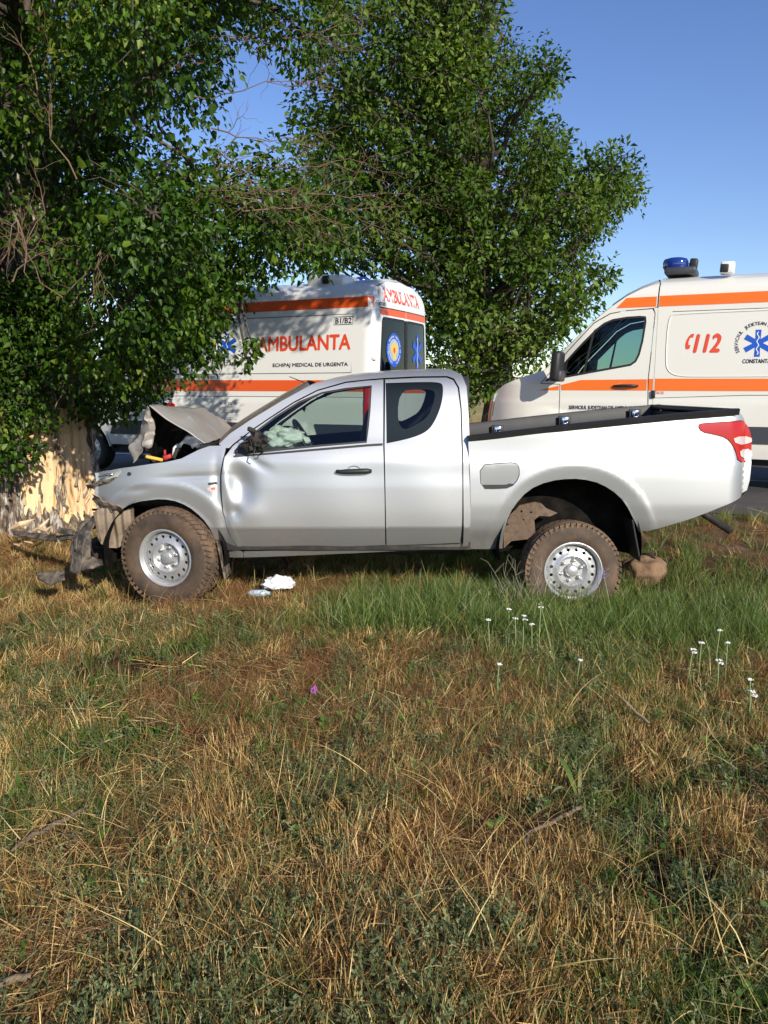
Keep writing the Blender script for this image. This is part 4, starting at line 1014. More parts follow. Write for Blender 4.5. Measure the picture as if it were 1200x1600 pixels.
        for zh in (.9, 1.68): MB().box((VL-.03, yh-.03 if k == 0 else yh+.03, zh), (.10, .04, .06), None, .01).build('door_hinge', M_whitefilm, dd)
    panel('window_divider', rect(VW/2-.035, 1.405, VW/2+.035, 2.215), lambda y, z: (rear_fn(y, z)[0]+.009, y, z), M_black, root, sp=.1, lip=0)
    capo = [(p[0], p[1]) for p in [(.13+float(vank(2.345)), 2.345), (.13+float(vank(2.5)), 2.5), (.30, 2.62), (.55, 2.70), (VW/2, 2.73)]]
    capo = capo+[(VW-a, b) for a, b in capo[:-1][::-1]]
    panel('rear_cap', capo, lambda y, z: rear_fn(y, z), paint_mat, root, sp=.06, lip=-.06, lipdir=(1, 0, 0))
    MB().box((VL+.02, VW/2, .42), (.16, 1.9, .16), None, .04).build('rear_bumper', M_greyplastic, root)
    for yk in (0, 1):
        lamp = [(5.80, .78), (5.885, .78), (5.885, 1.30), (5.80, 1.30)]
        o = panel('tail_light', lamp, inset_fn(fn_van, -.02), M_red, root, sp=.05, lip=.03)
        if yk:
            me = o.data; co = np.array([tuple(v.co) for v in me.vertices]); co[:, 1] = VW-co[:, 1]; me.vertices.foreach_set('co', co.astype(np.float32).ravel()); me.flip_normals(); drop_normals(me)
    # dark side moulding
    panel('side_moulding', [(1.42, .60), (2.36, .60), (2.36, .81), (1.62, .81), (1.48, .74)], inset_fn(fn_van, -.018), M_greyplastic, root, sp=.08, lip=.02)
    panel('side_moulding', [(2.38, .60), (4.13, .60), (4.20, .81), (2.38, .81)], inset_fn(fn_van, -.018), M_greyplastic, root, sp=.08, lip=.02)
    panel('side_moulding', [(5.12, .60), (5.80, .60), (5.80, .81), (5.05, .81)], inset_fn(fn_van, -.018), M_greyplastic, root, sp=.08, lip=.02)
    MB().box((3.0, VW/2, .36), (5.6, 1.75, .10)).build('underbody', M_darksteel, root, False)
    # cab interior
    MB().box((1.25, VW/2, 1.20), (.40, 1.7, .25), (0, .2, 0), .06).build('dashboard', M_int, root)
    for yy_ in (.55, 1.45):
        MB().box((2.05, yy_, 1.0), (.50, .48, .16), None, .05).box((2.28, yy_, 1.42), (.13, .46, .75), (0, .15, 0), .05).box((2.34, yy_, 1.88), (.08, .25, .18), (0, .1, 0), .03).build('seat', M_seat, root)
    sw_ = MB(); c_ = Vector((1.62, .55, 1.38)); n_ = Vector((.6, 0, .8)); e1_ = Vector((0, 1, 0)); e2_ = n_.cross(e1_)
    sw_.tube([c_+(e1_*cos(t)+e2_*sin(t))*.20 for t in np.linspace(0, 2*pi, 25)], .014, 6, False); sw_.tube([c_+e1_*.2, c_-e1_*.2], .014, 6); sw_.build('steering_wheel', M_int, root)
    MB().box((2.42, VW/2, 1.5), (.03, 1.7, 1.9)).build('bulkhead', M_int, root, False)
    # wheels
    for sx_ in (.95, 4.62):
        make_wheel(root, (sx_, .02, .345), (0, 0, 0), .345, .22, .205, (0, 0, 0), holes=14, muddy=False, treads=False)
        make_wheel(root, (sx_, VW-.02, .345), (0, 0, pi), .345, .22, .205, (0, 0, 0), holes=14, muddy=False, treads=False)
        for yv in (.26, VW-.26):
            h = MB(); n_h = 16; R_ = .44
            for yq in (yv-.2 if yv < 1 else yv+.2, yv):
                for k in range(n_h+1): a = pi*k/n_h; h.v.append((sx_+R_*cos(a), yq, .36+R_*sin(a)))
            h.f += [(k, k+1, n_h+2+k, n_h+1+k) for k in range(n_h)]; cidx = len(h.v); h.v.append((sx_, yv, .36)); h.f += [(n_h+1+k, n_h+2+k, cidx) for k in range(n_h)]
            h.build('wheel_arch_liner', M_darksteel, root, False)
    panel('stripe', [(2.38, 2.333), (5.875, 2.333), (5.875, 2.47), (2.38, 2.47)], inset_fn(fn_van, -.003), M_orange if not right else M_orange2, root, sp=.08, lip=.0015)
    panel('stripe', [(1.838, 2.335), (2.345, 2.335), (2.345, 2.465), (1.965, 2.465)], inset_fn(fn_van, -.003), M_orange2, root, sp=.08, lip=.0015)
    panel('stripe', [(2.385, 1.255), (5.79, 1.245), (5.79, 1.392), (2.385, 1.412)], inset_fn(fn_van, -.003), M_orange2 if right else M_orange, root, sp=.08, lip=.0015)
    lo = [(1.165, 1.262), (2.285, 1.258), (2.283, 1.405), (1.43, 1.40), (1.16, 1.335)]
    panel('stripe', lo, inset_fn(fn_van, -.003), M_orange2, doors[0], sp=.06, lip=.0015)
    panel('stripe', [(.84, 1.262), (1.13, 1.262), (1.13, 1.325), (.98, 1.29)], inset_fn(fn_van, -.003), M_orange2, root, sp=.06, lip=.0015)
    panel('stripe', [(2.305, 1.258), (2.362, 1.257), (2.362, 1.41), (2.305, 1.41)], inset_fn(fn_van, -.003), M_orange2, root, sp=.06, lip=.0015)
    return doors, S, groove

RO = (1.3696, 11.5382); LO = (-5.5134, 12.9957)
# --- ivory ambulance on the right
vr = empty('ambulance', (RO[0], RO[1], 0.0), -PSI); tag(vr, 'ivory ambulance van with a dark blue roof beacon and red 112 on its side', 'ambulance')
drs, S, groove = van(vr, M_cream, True)
groove(rounded([(2.50, 2.20), (2.50, 1.62), (2.54, 1.50), (2.66, 1.438), (3.0, 1.43), (5.3, 1.43), (5.45, 1.5), (5.5, 1.7), (5.5, 2.1), (5.4, 2.235), (2.6, 2.235)], 2), .006, M_cream, True, .002)
groove([(2.55, 2.262), (5.5, 2.262)], .004, M_greyplastic, False, .001)
groove([(2.38, 1.16), (3.5, 1.20), (5.8, 1.20)], .005, M_greyplastic, False, -.001)
sm_ = side_map
lettering('112', (*onside(RO, 1083.5, 550), *onside(RO, 1126, 521.5)), sm_(.003), M_redink, vr, .05, .22)
# telephone receiver
ph = [onside(RO, *q) for q in [(1084.5, 521.2), (1080, 521.5), (1076, 525), (1072, 532), (1070.3, 539), (1071, 545), (1074, 545.8), (1077, 544.6), (1078.6, 538.6), (1075.5, 538.8), (1075.3, 535), (1077, 529.5), (1079.5, 526.5), (1082.6, 527.6)]]
Vv, T = cdt(ph, (), .05); mesh('telephone_symbol', np.stack(sm_(.003)(Vv[:, 0], Vv[:, 1]), 1), T, M_redink, vr, False)
cS = onside(RO, 1184, 536); star_of_life(cS, .165, sm_(.003), vr, sm_(.005))
arc_text('SERVICIUL JUDETEAN DE AMBULANTA', cS, .222, radians(205), radians(-25), .058, sm_(.003), M_ink, vr)
x0 = onside(RO, 1160, 567.5)[0]; z0 = onside(RO, 1160, 567.5)[1]
lettering('CONSTANTA', (x0, z0, cS[0]+(cS[0]-x0), z0+.048), sm_(.003), M_ink, vr, .04)
a = onside(RO, 888.7, 641); b = onside(RO, 999, 634.6)
lettering('SERVICIUL JUDETEAN DE AMBULANTA', (a[0], a[1]+.0, b[0], b[1]-.0), sm_(.003), M_ink, vr, .04)
a = onside(RO, 888, 651); b = onside(RO, 930, 645)
lettering('CONSTANTA', (a[0], a[1], b[0], b[1]), sm_(.003), M_ink, vr, .04)
a = onside(RO, 1024, 616); b = onside(RO, 1037, 611.5); lettering('TARA 3500', (a[0], a[1], b[0], b[1]), sm_(.003), M_redink, vr, .0)
# beacons
def loc_roof(O, px, py, y): return Vector((*([onside(O, px, py, y)[0]]), y, onside(O, px, py, y)[1]))
p = loc_roof(RO, 1063, 424, .75)
bb = MB(); bb.box(p+Vector((0.02, 0, -.02)), (.40, .55, .09), None, .03); base_ = bb.build('beacon_base', M_greyplastic, vr)
prof = [(0.0, .155), (.07, .152), (.115, .135), (.13, .10), (.13, .03), (.115, .0)]
for (dx, dy, sc_) in ((-.06, -.05, 1.0), (-.06, .35, 1.0)):
    q = MB(); n_ = 28
    for (r_, h_) in prof:
        for k in range(n_): t = 2*pi*k/n_; q.v.append(tuple(p+Vector((dx+r_*1.25*cos(t), dy+r_*sin(t), .02+h_))))
    for i in range(len(prof)-1):
        for k in range(n_): q.f.append((i*n_+k, (i+1)*n_+k, (i+1)*n_+(k+1) % n_, i*n_+(k+1) % n_))
    q.build('beacon_dome', M_beacon, base_)
MB().box(p+Vector((.17, -.06, .075)), (.10, .12, .14), (0, .1, 0), .02).build('beacon_siren', M_black, base_)
p = loc_roof(RO, 1137, 419, .35)
sp_ = MB().box(p+Vector((0, 0, .0)), (.17, .20, .15), (0, .06, 0), .02).build('work_lamp', M_white, vr)
MB().box(p+Vector((-.035, -.10, -.01)), (.10, .016, .10), (0, .06, 0), .01).build('lamp_glass', M_black, sp_)

# --- white ambulance on the left
vl = empty('ambulance', (LO[0], LO[1], 0.0), -PSI); tag(vl, 'white ambulance van with AMBULANTA in red capitals, partly hidden by branches', 'ambulance')
drs2, S2, groove = van(vl, M_white, False)
J = lambda px, py: onside(LO, px, py)
groove([(2.50, 2.25), (5.606, 2.25), (5.60, 1.49), (2.50, 1.49)], .005, M_greyplastic, True, .0)
groove([(4.06, .45), (4.06, 2.62)], .005, M_greyplastic, False, .0); groove([(5.68, 2.30), (5.68, 2.62)], .004, M_greyplastic, False, .0)
groove([(2.38, 1.18), (5.8, 1.17)], .006, M_greyplastic, False, -.001); groove([(2.9, 1.18), (2.9, .82)], .004, M_greyplastic, False, .0)
lettering('AMBULANTA', (4.13, 1.795, 5.576, 1.987), sm_(.003), M_redink, vl, .04)
lettering('ECHIPAJ MEDICAL DE URGENTA', (4.385, 1.565, 5.548, 1.625), sm_(.003), M_ink, vl, .04)
a = J(520.5, 505); b = J(545.5, 495.5); lettering('B1/B2', (a[0], a[1], b[0], b[1]), sm_(.003), M_ink, vl, .04)
a = J(518, 507.5); b = J(547.5, 493); fr_ = rect(a[0], a[1], b[0], b[1])
Vv, T = cdt(fr_, [ring(fr_, .009)], .05); mesh('lettering_frame', np.stack(sm_(.003)(Vv[:, 0], Vv[:, 1]), 1), T, M_ink, vl, False)
star_of_life(J(352, 540), .17, sm_(.003), vl, sm_(.005))
arc_text('SERVICIUL DE AMBULANTA', J(352, 540), .21, radians(200), radians(-20), .05, sm_(.003), M_ink, vl)
a = J(330, 572); lettering('CONSTANTA', (a[0], a[1], a[0]+.52, a[1]+.05), sm_(.003), M_ink, vl, .02)
# symbols and small print low on the side
for k, (qx, ch_) in enumerate(((345.5, '*'), (352.5, 'O'), (360, 'M'), (368.5, 'L'))):
    a = J(qx-1.5-(k == 2)*1.5, 632); lettering(ch_ if ch_ != 'M' else 'CE', (a[0], a[1], a[0]+.03+.03*(k == 2), a[1]+.032), sm_(.003), M_ink, vl, .03)
for k, (x0_, x1_, yy0) in enumerate(((345, 366, 640), (344, 371, 643.5), (348, 368, 652), (345, 370, 654.5), (350, 366, 661))):
    a = J(x0_, yy0+1.4); b = J(x1_, yy0); lettering('dotare conforma echipament medical', (a[0], a[1], b[0], b[1]), sm_(.003), M_ink, vl, .0)
mk = J(266, 634); o = panel('marker_lamp', rounded(rect(mk[0]-.09, mk[1]-.045, mk[0]+.09, mk[1]+.045), 1), inset_fn(fn_van, -.012), M_red, vl, sp=.05, lip=.015)
# rear lettering and emblems
def rear_pt(y, z, d=.004): return (VL-.004+.05*(1-((y-VW/2)/(VW/2))**2)-.10*sstep(2.45, 2.8, z)+d, y, z)
rmap = lambda d: (lambda y, z: rear_pt(y, z, d))
Rr = lambda px, py: onrear(LO, px, py)
a = Rr(597, 471); b = Rr(651, 472)
v, f = text_geo('AMBULANTA', .012); lo_, hi_ = v.min(0), v.max(0)
q = np.stack([a[0]+(v[:, 0]-lo_[0])/(hi_[0]-lo_[0])*(b[0]-a[0]), 2.425+(v[:, 1]-lo_[1])/(hi_[1]-lo_[1])*.17], 1)
print_mesh('lettering', q, f, rmap(.004), M_redink, vl, .0035)
a = Rr(583.5, 471); lettering('Citras', (a[0]+.06, a[1]-.03, a[0]+.30, a[1]+.03), rmap(.004), M_ink, vl, .01)
for (ya, yb) in ((.225, VW/2-.008), (VW/2+.008, VW-.225)):
    for (za, zb, nm) in ((2.245, 2.33, 0), (1.22, 1.37, 1)):
        Vv, T = cdt(rect(ya-.02*nm, za, yb+.02*nm, zb), (), .08); mesh('stripe', np.stack(rear_pt(Vv[:, 0], Vv[:, 1], .003), 1), T, M_orange, vl, False)
ec = (.60, 1.80)
def disc(c, R, mat, d, par=vl, nm='emblem_ring', inner=None, wx=1.0):
    out = [(c[0]+R*wx*cos(2*pi*k/32), c[1]+R*sin(2*pi*k/32)) for k in range(32)]
    hs = [[(c[0]+inner*wx*cos(2*pi*k/32), c[1]+inner*sin(2*pi*k/32)) for k in range(32)]] if inner else ()
    Vv, T = cdt(out, hs, .06); return mesh(nm, np.stack(rear_pt(Vv[:, 0], Vv[:, 1], d), 1), T, mat, par, False)
disc(ec, .225, M_blue, .008, inner=.150); disc(ec, .150, pmat('pale_blue_film', (.30, .42, .62), .4), .008, nm='emblem_field')
arc_text('INSPECTORATUL GENERAL SERVICIUL DE URGENTA', ec, .170, radians(250), radians(-70), .036, rmap(.010), M_whitefilm, vl, .01)
eg = [(0, .12), (.03, .09), (.03, .05), (.08, .10), (.10, .02), (.07, -.05), (.035, -.04), (.045, -.11), (0, -.13), (-.045, -.11), (-.035, -.04), (-.07, -.05), (-.10, .02), (-.08, .10), (-.03, .05), (-.03, .09)]
Vv, T = cdt([(ec[0]+x*1.05, ec[1]+z*1.05) for x, z in eg], (), .05); mesh('gold_eagle', np.stack(rear_pt(Vv[:, 0], Vv[:, 1], .010), 1), T, M_yellow, vl, False)
sh_ = [(-.03, .03), (.03, .03), (.03, -.02), (0, -.055), (-.03, -.02)]
Vv, T = cdt([(ec[0]+x, ec[1]+z) for x, z in sh_], (), .05); mesh('emblem_shield', np.stack(rear_pt(Vv[:, 0], Vv[:, 1], .012), 1), T, M_redink, vl, False)
star_of_life((1.42, 1.80), .25, rmap(.008), vl, rmap(.010), .8)
# roof equipment
p = loc_roof(LO, 523, 440, .55)
hb = MB().box(p+Vector((0, 0, -.03)), (.62, .55, .20), (0, .05, 0), .08).build('roof_unit', M_white, vl)
MB().box(p+Vector((.02, -.29, -.01)), (.11, .04, .11), None, .02).build('lamp_glass', M_black, hb)
p = loc_roof(LO, 565, 440, .8); MB().box(p, (.16, .16, .12), None, .04).build('beacon_dome', M_beacon, vl)
for (qx, qy) in ((608, 446), (622, 447)):
    p = loc_roof(LO, qx, qy, 1.3); MB().tube([p-Vector((0, 0, .1)), p+Vector((0, 0, .03))], .015, 6).build('roof_antenna', M_black, vl)
p = loc_roof(LO, 308, 466, .9)
lb = MB().box(p+Vector((0, 0, -.04)), (.35, 1.3, .10), None, .03).build('light_bar_base', M_greyplastic, vl)
ml, nn_, bb_ = newmat('lit_blue_beacon'); bb_.inputs['Base Color'].default_value = (.03, .03, .5, 1); bb_.inputs['Emission Color'].default_value = (.10, .10, 1, 1); bb_.inputs['Emission Strength'].default_value = 1.2
MB().box(p+Vector((0, 0, .06)), (.28, 1.25, .11), None, .04).build('light_bar_lens', ml, lb)

# ------------------------------------------------------------------ trees
def tubes(paths, n=5):
    V = []; Fq = []; b = 0
    for pts, rs in paths:
        pts = [Vector(p) for p in pts]; up = None; m = len(pts)
        for i, p in enumerate(pts):
            d = (pts[min(i+1, m-1)]-pts[max(i-1, 0)])
            d = d.normalized() if d.length > 1e-7 else Vector((0, 0, 1))
            if up is None: up = d.orthogonal().normalized()
            up = (up-d*up.dot(d)); up = up.normalized() if up.length > 1e-6 else d.orthogonal().normalized()
            q = d.cross(up)
            for k in range(n): a = 2*pi*k/n; V.append(p+(up*cos(a)+q*sin(a))*rs[i])
        for i in range(m-1):
            for k in range(n): Fq.append((b+i*n+k, b+i*n+(k+1) % n, b+(i+1)*n+(k+1) % n, b+(i+1)*n+k))
        b += m*n
    return np.array([tuple(v) for v in V]), np.array(Fq)
def leaves(P_, size, droop=.5, outward=None, seed=1, aspect=.62, big=True, grp=None):
    """many folded leaf blades; P_ (N,3) positions; returns verts, quads, tint"""
    r = np.random.default_rng(seed); n = len(P_); s = size*r.uniform(.55, 1.3, n)
    if grp is not None: s = s*r.uniform(.8, 1.2, 999)[grp]
    ax = r.normal(0, 1, (n, 3)); ax[:, 2] -= droop*1.3
    if outward is not None: ax += outward*.9
    ax /= np.linalg.norm(ax, axis=1)[:, None]
    nr = r.normal(0, .75, (n, 3)); nr[:, 2] += .9
    if outward is not None: nr += outward*.7
    nr += np.array(sun_dir)*.35
    nr -= ax*(nr*ax).sum(1)[:, None]; nr /= np.linalg.norm(nr, axis=1)[:, None]
    sd = np.cross(ax, nr)
    fold = r.uniform(.1, .4, n)
    def pt(u, w_, h): return P_+ax*(u*s)[:, None]+sd*(w_*s*aspect)[:, None]+nr*(h*s)[:, None]
    one = np.ones(n)
    if big:
        pts = [pt(0*one, 0*one, 0*one), pt(.22*one, -.44*one, fold*.5), pt(.60*one, -.30*one, fold*.4-.03), pt(1.0*one, 0*one, -.12*one), pt(.60*one, .30*one, fold*.4-.03), pt(.22*one, .44*one, fold*.5)]
        V = np.stack(pts, 1).reshape(-1, 3); b = (np.arange(n)*6)[:, None]
        Fq = np.concatenate([b+np.array([[0, 3, 2, 1]]), b+np.array([[0, 5, 4, 3]])], 0); k = 6
    else:
        pts = [pt(0*one, 0*one, 0*one), pt(.45*one, -.45*one, fold*.5), pt(1.0*one, 0*one, -.05*one), pt(.45*one, .45*one, fold*.5)]
        V = np.stack(pts, 1).reshape(-1, 3); b = (np.arange(n)*4)[:, None]
        Fq = np.concatenate([b+np.array([[0, 2, 1]]), b+np.array([[0, 3, 2]])], 0); k = 4
    tn = r.uniform(0, 1, n)
    if grp is not None: tn = np.clip(tn*.7+r.uniform(-.12, .42, 999)[grp], 0, 1)
    tint = np.repeat(tn, k)
    return V, Fq, tint
def wander(a, b, n, amp, sag=0.0, rnd=random):
    a = Vector(a); b = Vector(b); L = (b-a).length; out = []; o = Vector((0, 0, 0))
    for i in range(n+1):
        t = i/n
        if 0 < i < n: o = o*.6+Vector((rnd.gauss(0, 1), rnd.gauss(0, 1), rnd.gauss(0, 1)))*amp*L
        else: o = Vector((0, 0, 0)) if i == 0 else o*.3
        out.append(a.lerp(b, t)+o*sin(pi*t)**.5+Vector((0, 0, sag*L*sin(pi*t))))
    return out
def inpoly(px, py, poly): return bool(inside(np.array([[px, py]]), poly)[0])
def project(p):
    v = p-Vector((0, 0, CAMZ)); fwd = v.y*cos(PITCH)-v.z*sin(PITCH); up = v.y*sin(PITCH)+v.z*cos(PITCH)
    return (600+F*v.x/fwd, 800-F*up/fwd) if fwd > .1 else (-9999, -9999)

M_leafA = leafmat('mulberry_leaf', [(0.0, (.016, .044, .005)), (.5, (.048, .108, .008)), (.85, (.100, .180, .014)), (1.0, (.19, .23, .03))], trans=.30, rough=.46, spec=.35)
M_leafB = leafmat('roadside_tree_leaf', [(0.0, (.030, .064, .008)), (.6, (.082, .145, .015)), (1.0, (.18, .24, .035))], trans=.30, rough=.55, spec=.3)

# near tree -----------------------------------------------------
rt = random.Random(11)
tb_ = Vector((TREE[0], TREE[1], float(gz(*TREE))-.05))
tree1 = empty('broadleaf_tree', tb_); tag(tree1, 'nearest tree at left, bark torn off its trunk by the crash', 'tree')
def bark_mat():
    m, n, b = newmat('whitewashed_bark_and_bare_wood'); L = n.links
    tc = N(n, 'ShaderNodeTexCoord'); mp = N(n, 'ShaderNodeMapping'); mp.inputs['Scale'].default_value = (9, 9, 1.6); L.new(tc.outputs['Object'], mp.inputs[0])
    nz = N(n, 'ShaderNodeTexNoise'); nz.inputs['Scale'].default_value = 2.2; nz.inputs['Detail'].default_value = 10; nz.inputs['Roughness'].default_value = .7; L.new(mp.outputs[0], nz.inputs['Vector'])
    r = N(n, 'ShaderNodeValToRGB'); L.new(nz.outputs[0], r.inputs[0]); e = r.color_ramp.elements
    e[0].position = .36; e[0].color = (.045, .032, .022, 1); e[1].position = .60; e[1].color = (.60, .56, .48, 1); k = e.new(.5); k.color = (.20, .15, .11, 1)
    at_ = N(n, 'ShaderNodeAttribute'); at_.attribute_name = 'peel'
    mp2 = N(n, 'ShaderNodeMapping'); mp2.inputs['Scale'].default_value = (14, 14, .9); L.new(tc.outputs['Object'], mp2.inputs[0])
    n2 = N(n, 'ShaderNodeTexNoise'); n2.inputs['Scale'].default_value = 1.8; n2.inputs['Detail'].default_value = 9; n2.inputs['Roughness'].default_value = .65; L.new(mp2.outputs[0], n2.inputs['Vector'])
    r2 = N(n, 'ShaderNodeValToRGB'); L.new(n2.outputs[0], r2.inputs[0]); e = r2.color_ramp.elements
    e[0].position = .33; e[0].color = (.26, .12, .045, 1); e[1].position = .52; e[1].color = (.80, .58, .34, 1); k = e.new(.41); k.color = (.62, .38, .17, 1)
    n3 = N(n, 'ShaderNodeTexNoise'); n3.inputs['Scale'].default_value = 9; n3.inputs['Detail'].default_value = 6; L.new(tc.outputs['Object'], n3.inputs['Vector'])
    ad = N(n, 'ShaderNodeMath', operation='MULTIPLY_ADD'); L.new(n3.outputs[0], ad.inputs[0]); ad.inputs[1].default_value = .7; L.new(at_.outputs['Fac'], ad.inputs[2])
    mr = N(n, 'ShaderNodeMapRange'); mr.inputs[1].default_value = .86; mr.inputs[2].default_value = .94; L.new(ad.outputs[0], mr.inputs[0])
    mx = N(n, 'ShaderNodeMix', data_type='RGBA'); L.new(mr.outputs[0], mx.inputs[0]); L.new(r.outputs[0], mx.inputs[6]); L.new(r2.outputs[0], mx.inputs[7]); L.new(mx.outputs[2], b.inputs['Base Color'])
    b.inputs['Roughness'].default_value = .85; b.inputs['Specular IOR Level'].default_value = .25
    bp = N(n, 'ShaderNodeBump'); bp.inputs['Distance'].default_value = .03
    ms = N(n, 'ShaderNodeMapRange'); ms.inputs[3].default_value = 1.0; ms.inputs[4].default_value = .25; L.new(mr.outputs[0], ms.inputs[0]); L.new(ms.outputs[0], bp.inputs['Strength']); L.new(nz.outputs[0], bp.inputs['Height']); L.new(bp.outputs[0], b.inputs['Normal'])
    return m
nA, nZ = 220, 110; TH = 3.4
th = np.linspace(0, 2*pi, nA, endpoint=False); zz_ = np.linspace(0, TH, nZ)
TT, ZZ = np.meshgrid(th, zz_)
rad = .61+.10*np.exp(-ZZ/.15)-.05*ZZ/TH*2+.03*np.sin(3*TT+1)*np.exp(-ZZ)+.02*np.sin(5*TT)
ridge = np.zeros_like(rad)
for j in range(nZ):
    for i in range(0, nA):
        ridge[j, i] = mnoise.fractal(Vector((cos(th[i])*6.5, sin(th[i])*6.5, zz_[j]*1.3)), .7, 2.1, 5)
deg = np.degrees(TT)
def band(d, a, b, s=5): return sstep(a-s, a+s, d)*(1-sstep(b-s, b+s, d))
zw = 6*np.sin(ZZ*7)+4*np.sin(ZZ*17)
dg = np.where(deg < 90, deg+360, deg)
peel = np.maximum(band(dg+zw, 289, 319, 2)*sstep(.16, .30, ZZ+.04*np.sin(dg*.9))*(1-sstep(1.10, 1.2, ZZ)), band(dg+zw*.6, 326, 368, 2)*sstep(.06, .18, ZZ+.05*np.sin(dg*.7))*(1-sstep(1.15, 1.3, ZZ)))
peel = np.maximum(peel, .45*band(dg+zw, 280, 296, 3)*band(ZZ*100, 35, 95, 8))
rad = rad+ridge*.10*(1-peel*.85)-.035*sstep(.3, .8, peel)
tv = np.stack([rad*np.cos(TT), rad*np.sin(TT), ZZ], 2).reshape(-1, 3)
tf = np.array([(j*nA+i, j*nA+(i+1) % nA, (j+1)*nA+(i+1) % nA, (j+1)*nA+i) for j in range(nZ-1) for i in range(nA)])
tr_ = fast_mesh('trunk', tv, tf, bark_mat(), tree1, True, {'peel': peel.ravel()})
rs_ = random.Random(21)
for k in range(26):
    a = radians(rs_.choice((288, 320, 325, 340, 355, 368, 300))+rs_.gauss(0, 3)); z0 = rs_.uniform(.08, .5); r0 = .615; L_ = rs_.uniform(.08, .26)
    p0 = Vector((r0*cos(a), r0*sin(a), z0)); od = Vector((cos(a), sin(a), 0))
    m_ = MB().tube([p0-od*.03, p0+od*rs_.uniform(.0, .02)+Vector((0, 0, L_*.5)), p0+od*rs_.uniform(.01, .06)+Vector((rs_.gauss(0, .02), 0, L_))], [rs_.uniform(.010, .022), .012, .002], 4)
    m_.build('bark_shred', M_wood if k % 2 else M_stickb, tree1, False)
# clusters of the near crown
polyA = [(-700, -900), (900, -900), (640, -60), (588, 0), (572, 60), (545, 120), (500, 165), (430, 150), (395, 95), (350, 90), (330, 150), (385, 215), (420, 240), (470, 250), (540, 290), (558, 350), (548, 410), (505, 425), (455, 415), (420, 425), (395, 470), (365, 500), (345, 560), (300, 590), (235, 603), (205, 640), (150, 655), (108, 640), (75, 650), (66, 720), (20, 750), (-300, 760)]
cl = []
tries = 0
top1 = tb_+Vector((0, 0, 3.0))
while len(cl) < 215 and tries < 90000:
    tries += 1
    c = Vector((rt.uniform(-7.6, 1.0), rt.uniform(4.3, 11.2), rt.uniform(.55, 7.4)))
    dx = (c.x-TREE[0])/4.3; dy = (c.y-TREE[1])/3.9; dz = (c.z-3.6)/3.9
    rr_ = dx*dx+dy*dy+dz*dz
    if rr_ > 1 or rr_ < .22 and rt.random() < .7: continue
    if c.z < 1.6 and c.y > 8.9: continue
    if c.z < 1.25 and (c.y < 7.0 or c.x > -2.6): 
        if not (c.x < -3.0 and c.y > 6.9): continue
    px_, py_ = project(c)
    R_ = rt.uniform(.30, .55)
    mg = R_/max(c.y, 1)*F*.82
    if not all(inpoly(px_+mg*ux, py_+mg*uy, polyA) for ux, uy in ((0, 0), (1, 0), (-.2, 0), (0, 1), (.7, .7), (.7, -.6))): continue
    if any((c-q[0]).length < .39 for q in cl): continue
    cl.append((c, R_))
# lower skirt of leafy twigs in front of and beside the trunk, branch over the ambulance
for (a, b_, Y_, R_) in ((130, 235, 7.8, .45), (165, 205, 8.2, .45), (150, 265, 7.6, .45), (110, 200, 8.4, .5), (185, 245, 8.0, .35), (15, 60, 7.0, .5), (2, 525, 7.32, .42), (42, 500, 7.32, .42), (-14, 575, 7.35, .4), (55, 545, 7.35, .36), (20, 470, 7.3, .4), (-10, 640, 7.3, .42), (35, 612, 7.35, .34), (20, 680, 7.2, .30), (62, 650, 7.45, .24), (-20, 716, 7.2, .28), (28, 706, 7.25, .22), (120, 560, 7.2, .42), (165, 600, 7.6, .34), (215, 590, 7.4, .34), (262, 560, 7.2, .36), (170, 545, 6.8, .45), (310, 540, 7.3, .30), (140, 632, 8.3, .3), (188, 640, 8.0, .22), (235, 612, 7.9, .2),
                    (70, 560, 7.0, .5), (20, 540, 6.8, .5), (10, 590, 7.1, .4), (322, 482, 7.1, .24), (285, 480, 6.9, .4), (230, 500, 6.7, .4), (400, 405, 7.2, .33), (440, 385, 7.3, .33), (480, 395, 7.5, .28), (510, 380, 7.6, .28), (470, 340, 7.6, .36), (525, 345, 7.8, .28), (420, 330, 7.4, .38), (500, 300, 7.9, .3), (385, 560, 7.4, .12), (395, 540, 7.3, .1), (350, 415, 7.0, .35), (300, 420, 6.8, .4)):
    cl.append((at(a, b_, Y_), R_))
# high branch above the frame, whose shade falls on the white ambulance
for k in range(17): cl.append((Vector((rt.uniform(.1, 2.6), rt.uniform(5.4, 7.0), rt.uniform(4.85, 5.5))), rt.uniform(.22, .36)))
def blocks_trunk(c, R_):
    if c.y > 7.2: return False
    for z in (-.1, .3, .7):
        for xo in (-3.75, -3.3):
            a = Vector((xo, 7.65, z)); t = (c-a).dot(sun_dir)
            if t > 0 and (c-a-sun_dir*t).length < R_*1.0+.08: return True
    return False
cl = [q for q in cl if not blocks_trunk(*q)]
paths = []; P_l = []; OUT = []; GR = []
limbs = []
for k in range(9):
    a = 2*pi*k/9+.3; e = tb_+Vector((cos(a)*1.9, sin(a)*1.7, rt.uniform(3.0, 5.6))); s0 = tb_+Vector((cos(a)*.2, sin(a)*.2, rt.uniform(1.9, 3.2)))
    pth = wander(s0, e, 7, .05, .04, rt); limbs.append(pth); paths.append((pth, [.10-.010*i for i in range(8)]))
e = Vector((-1.0, 6.6, 4.7)); pth = wander(tb_+Vector((.1, -.1, 3.0)), e, 7, .03, .06, rt); limbs.append(pth); paths.append((pth, [.15-.012*i for i in range(8)]))
pth = wander(e, Vector((1.9, 6.2, 5.0)), 7, .03, .04, rt); limbs.append(pth); paths.append((pth, [.07-.006*i for i in range(8)]))
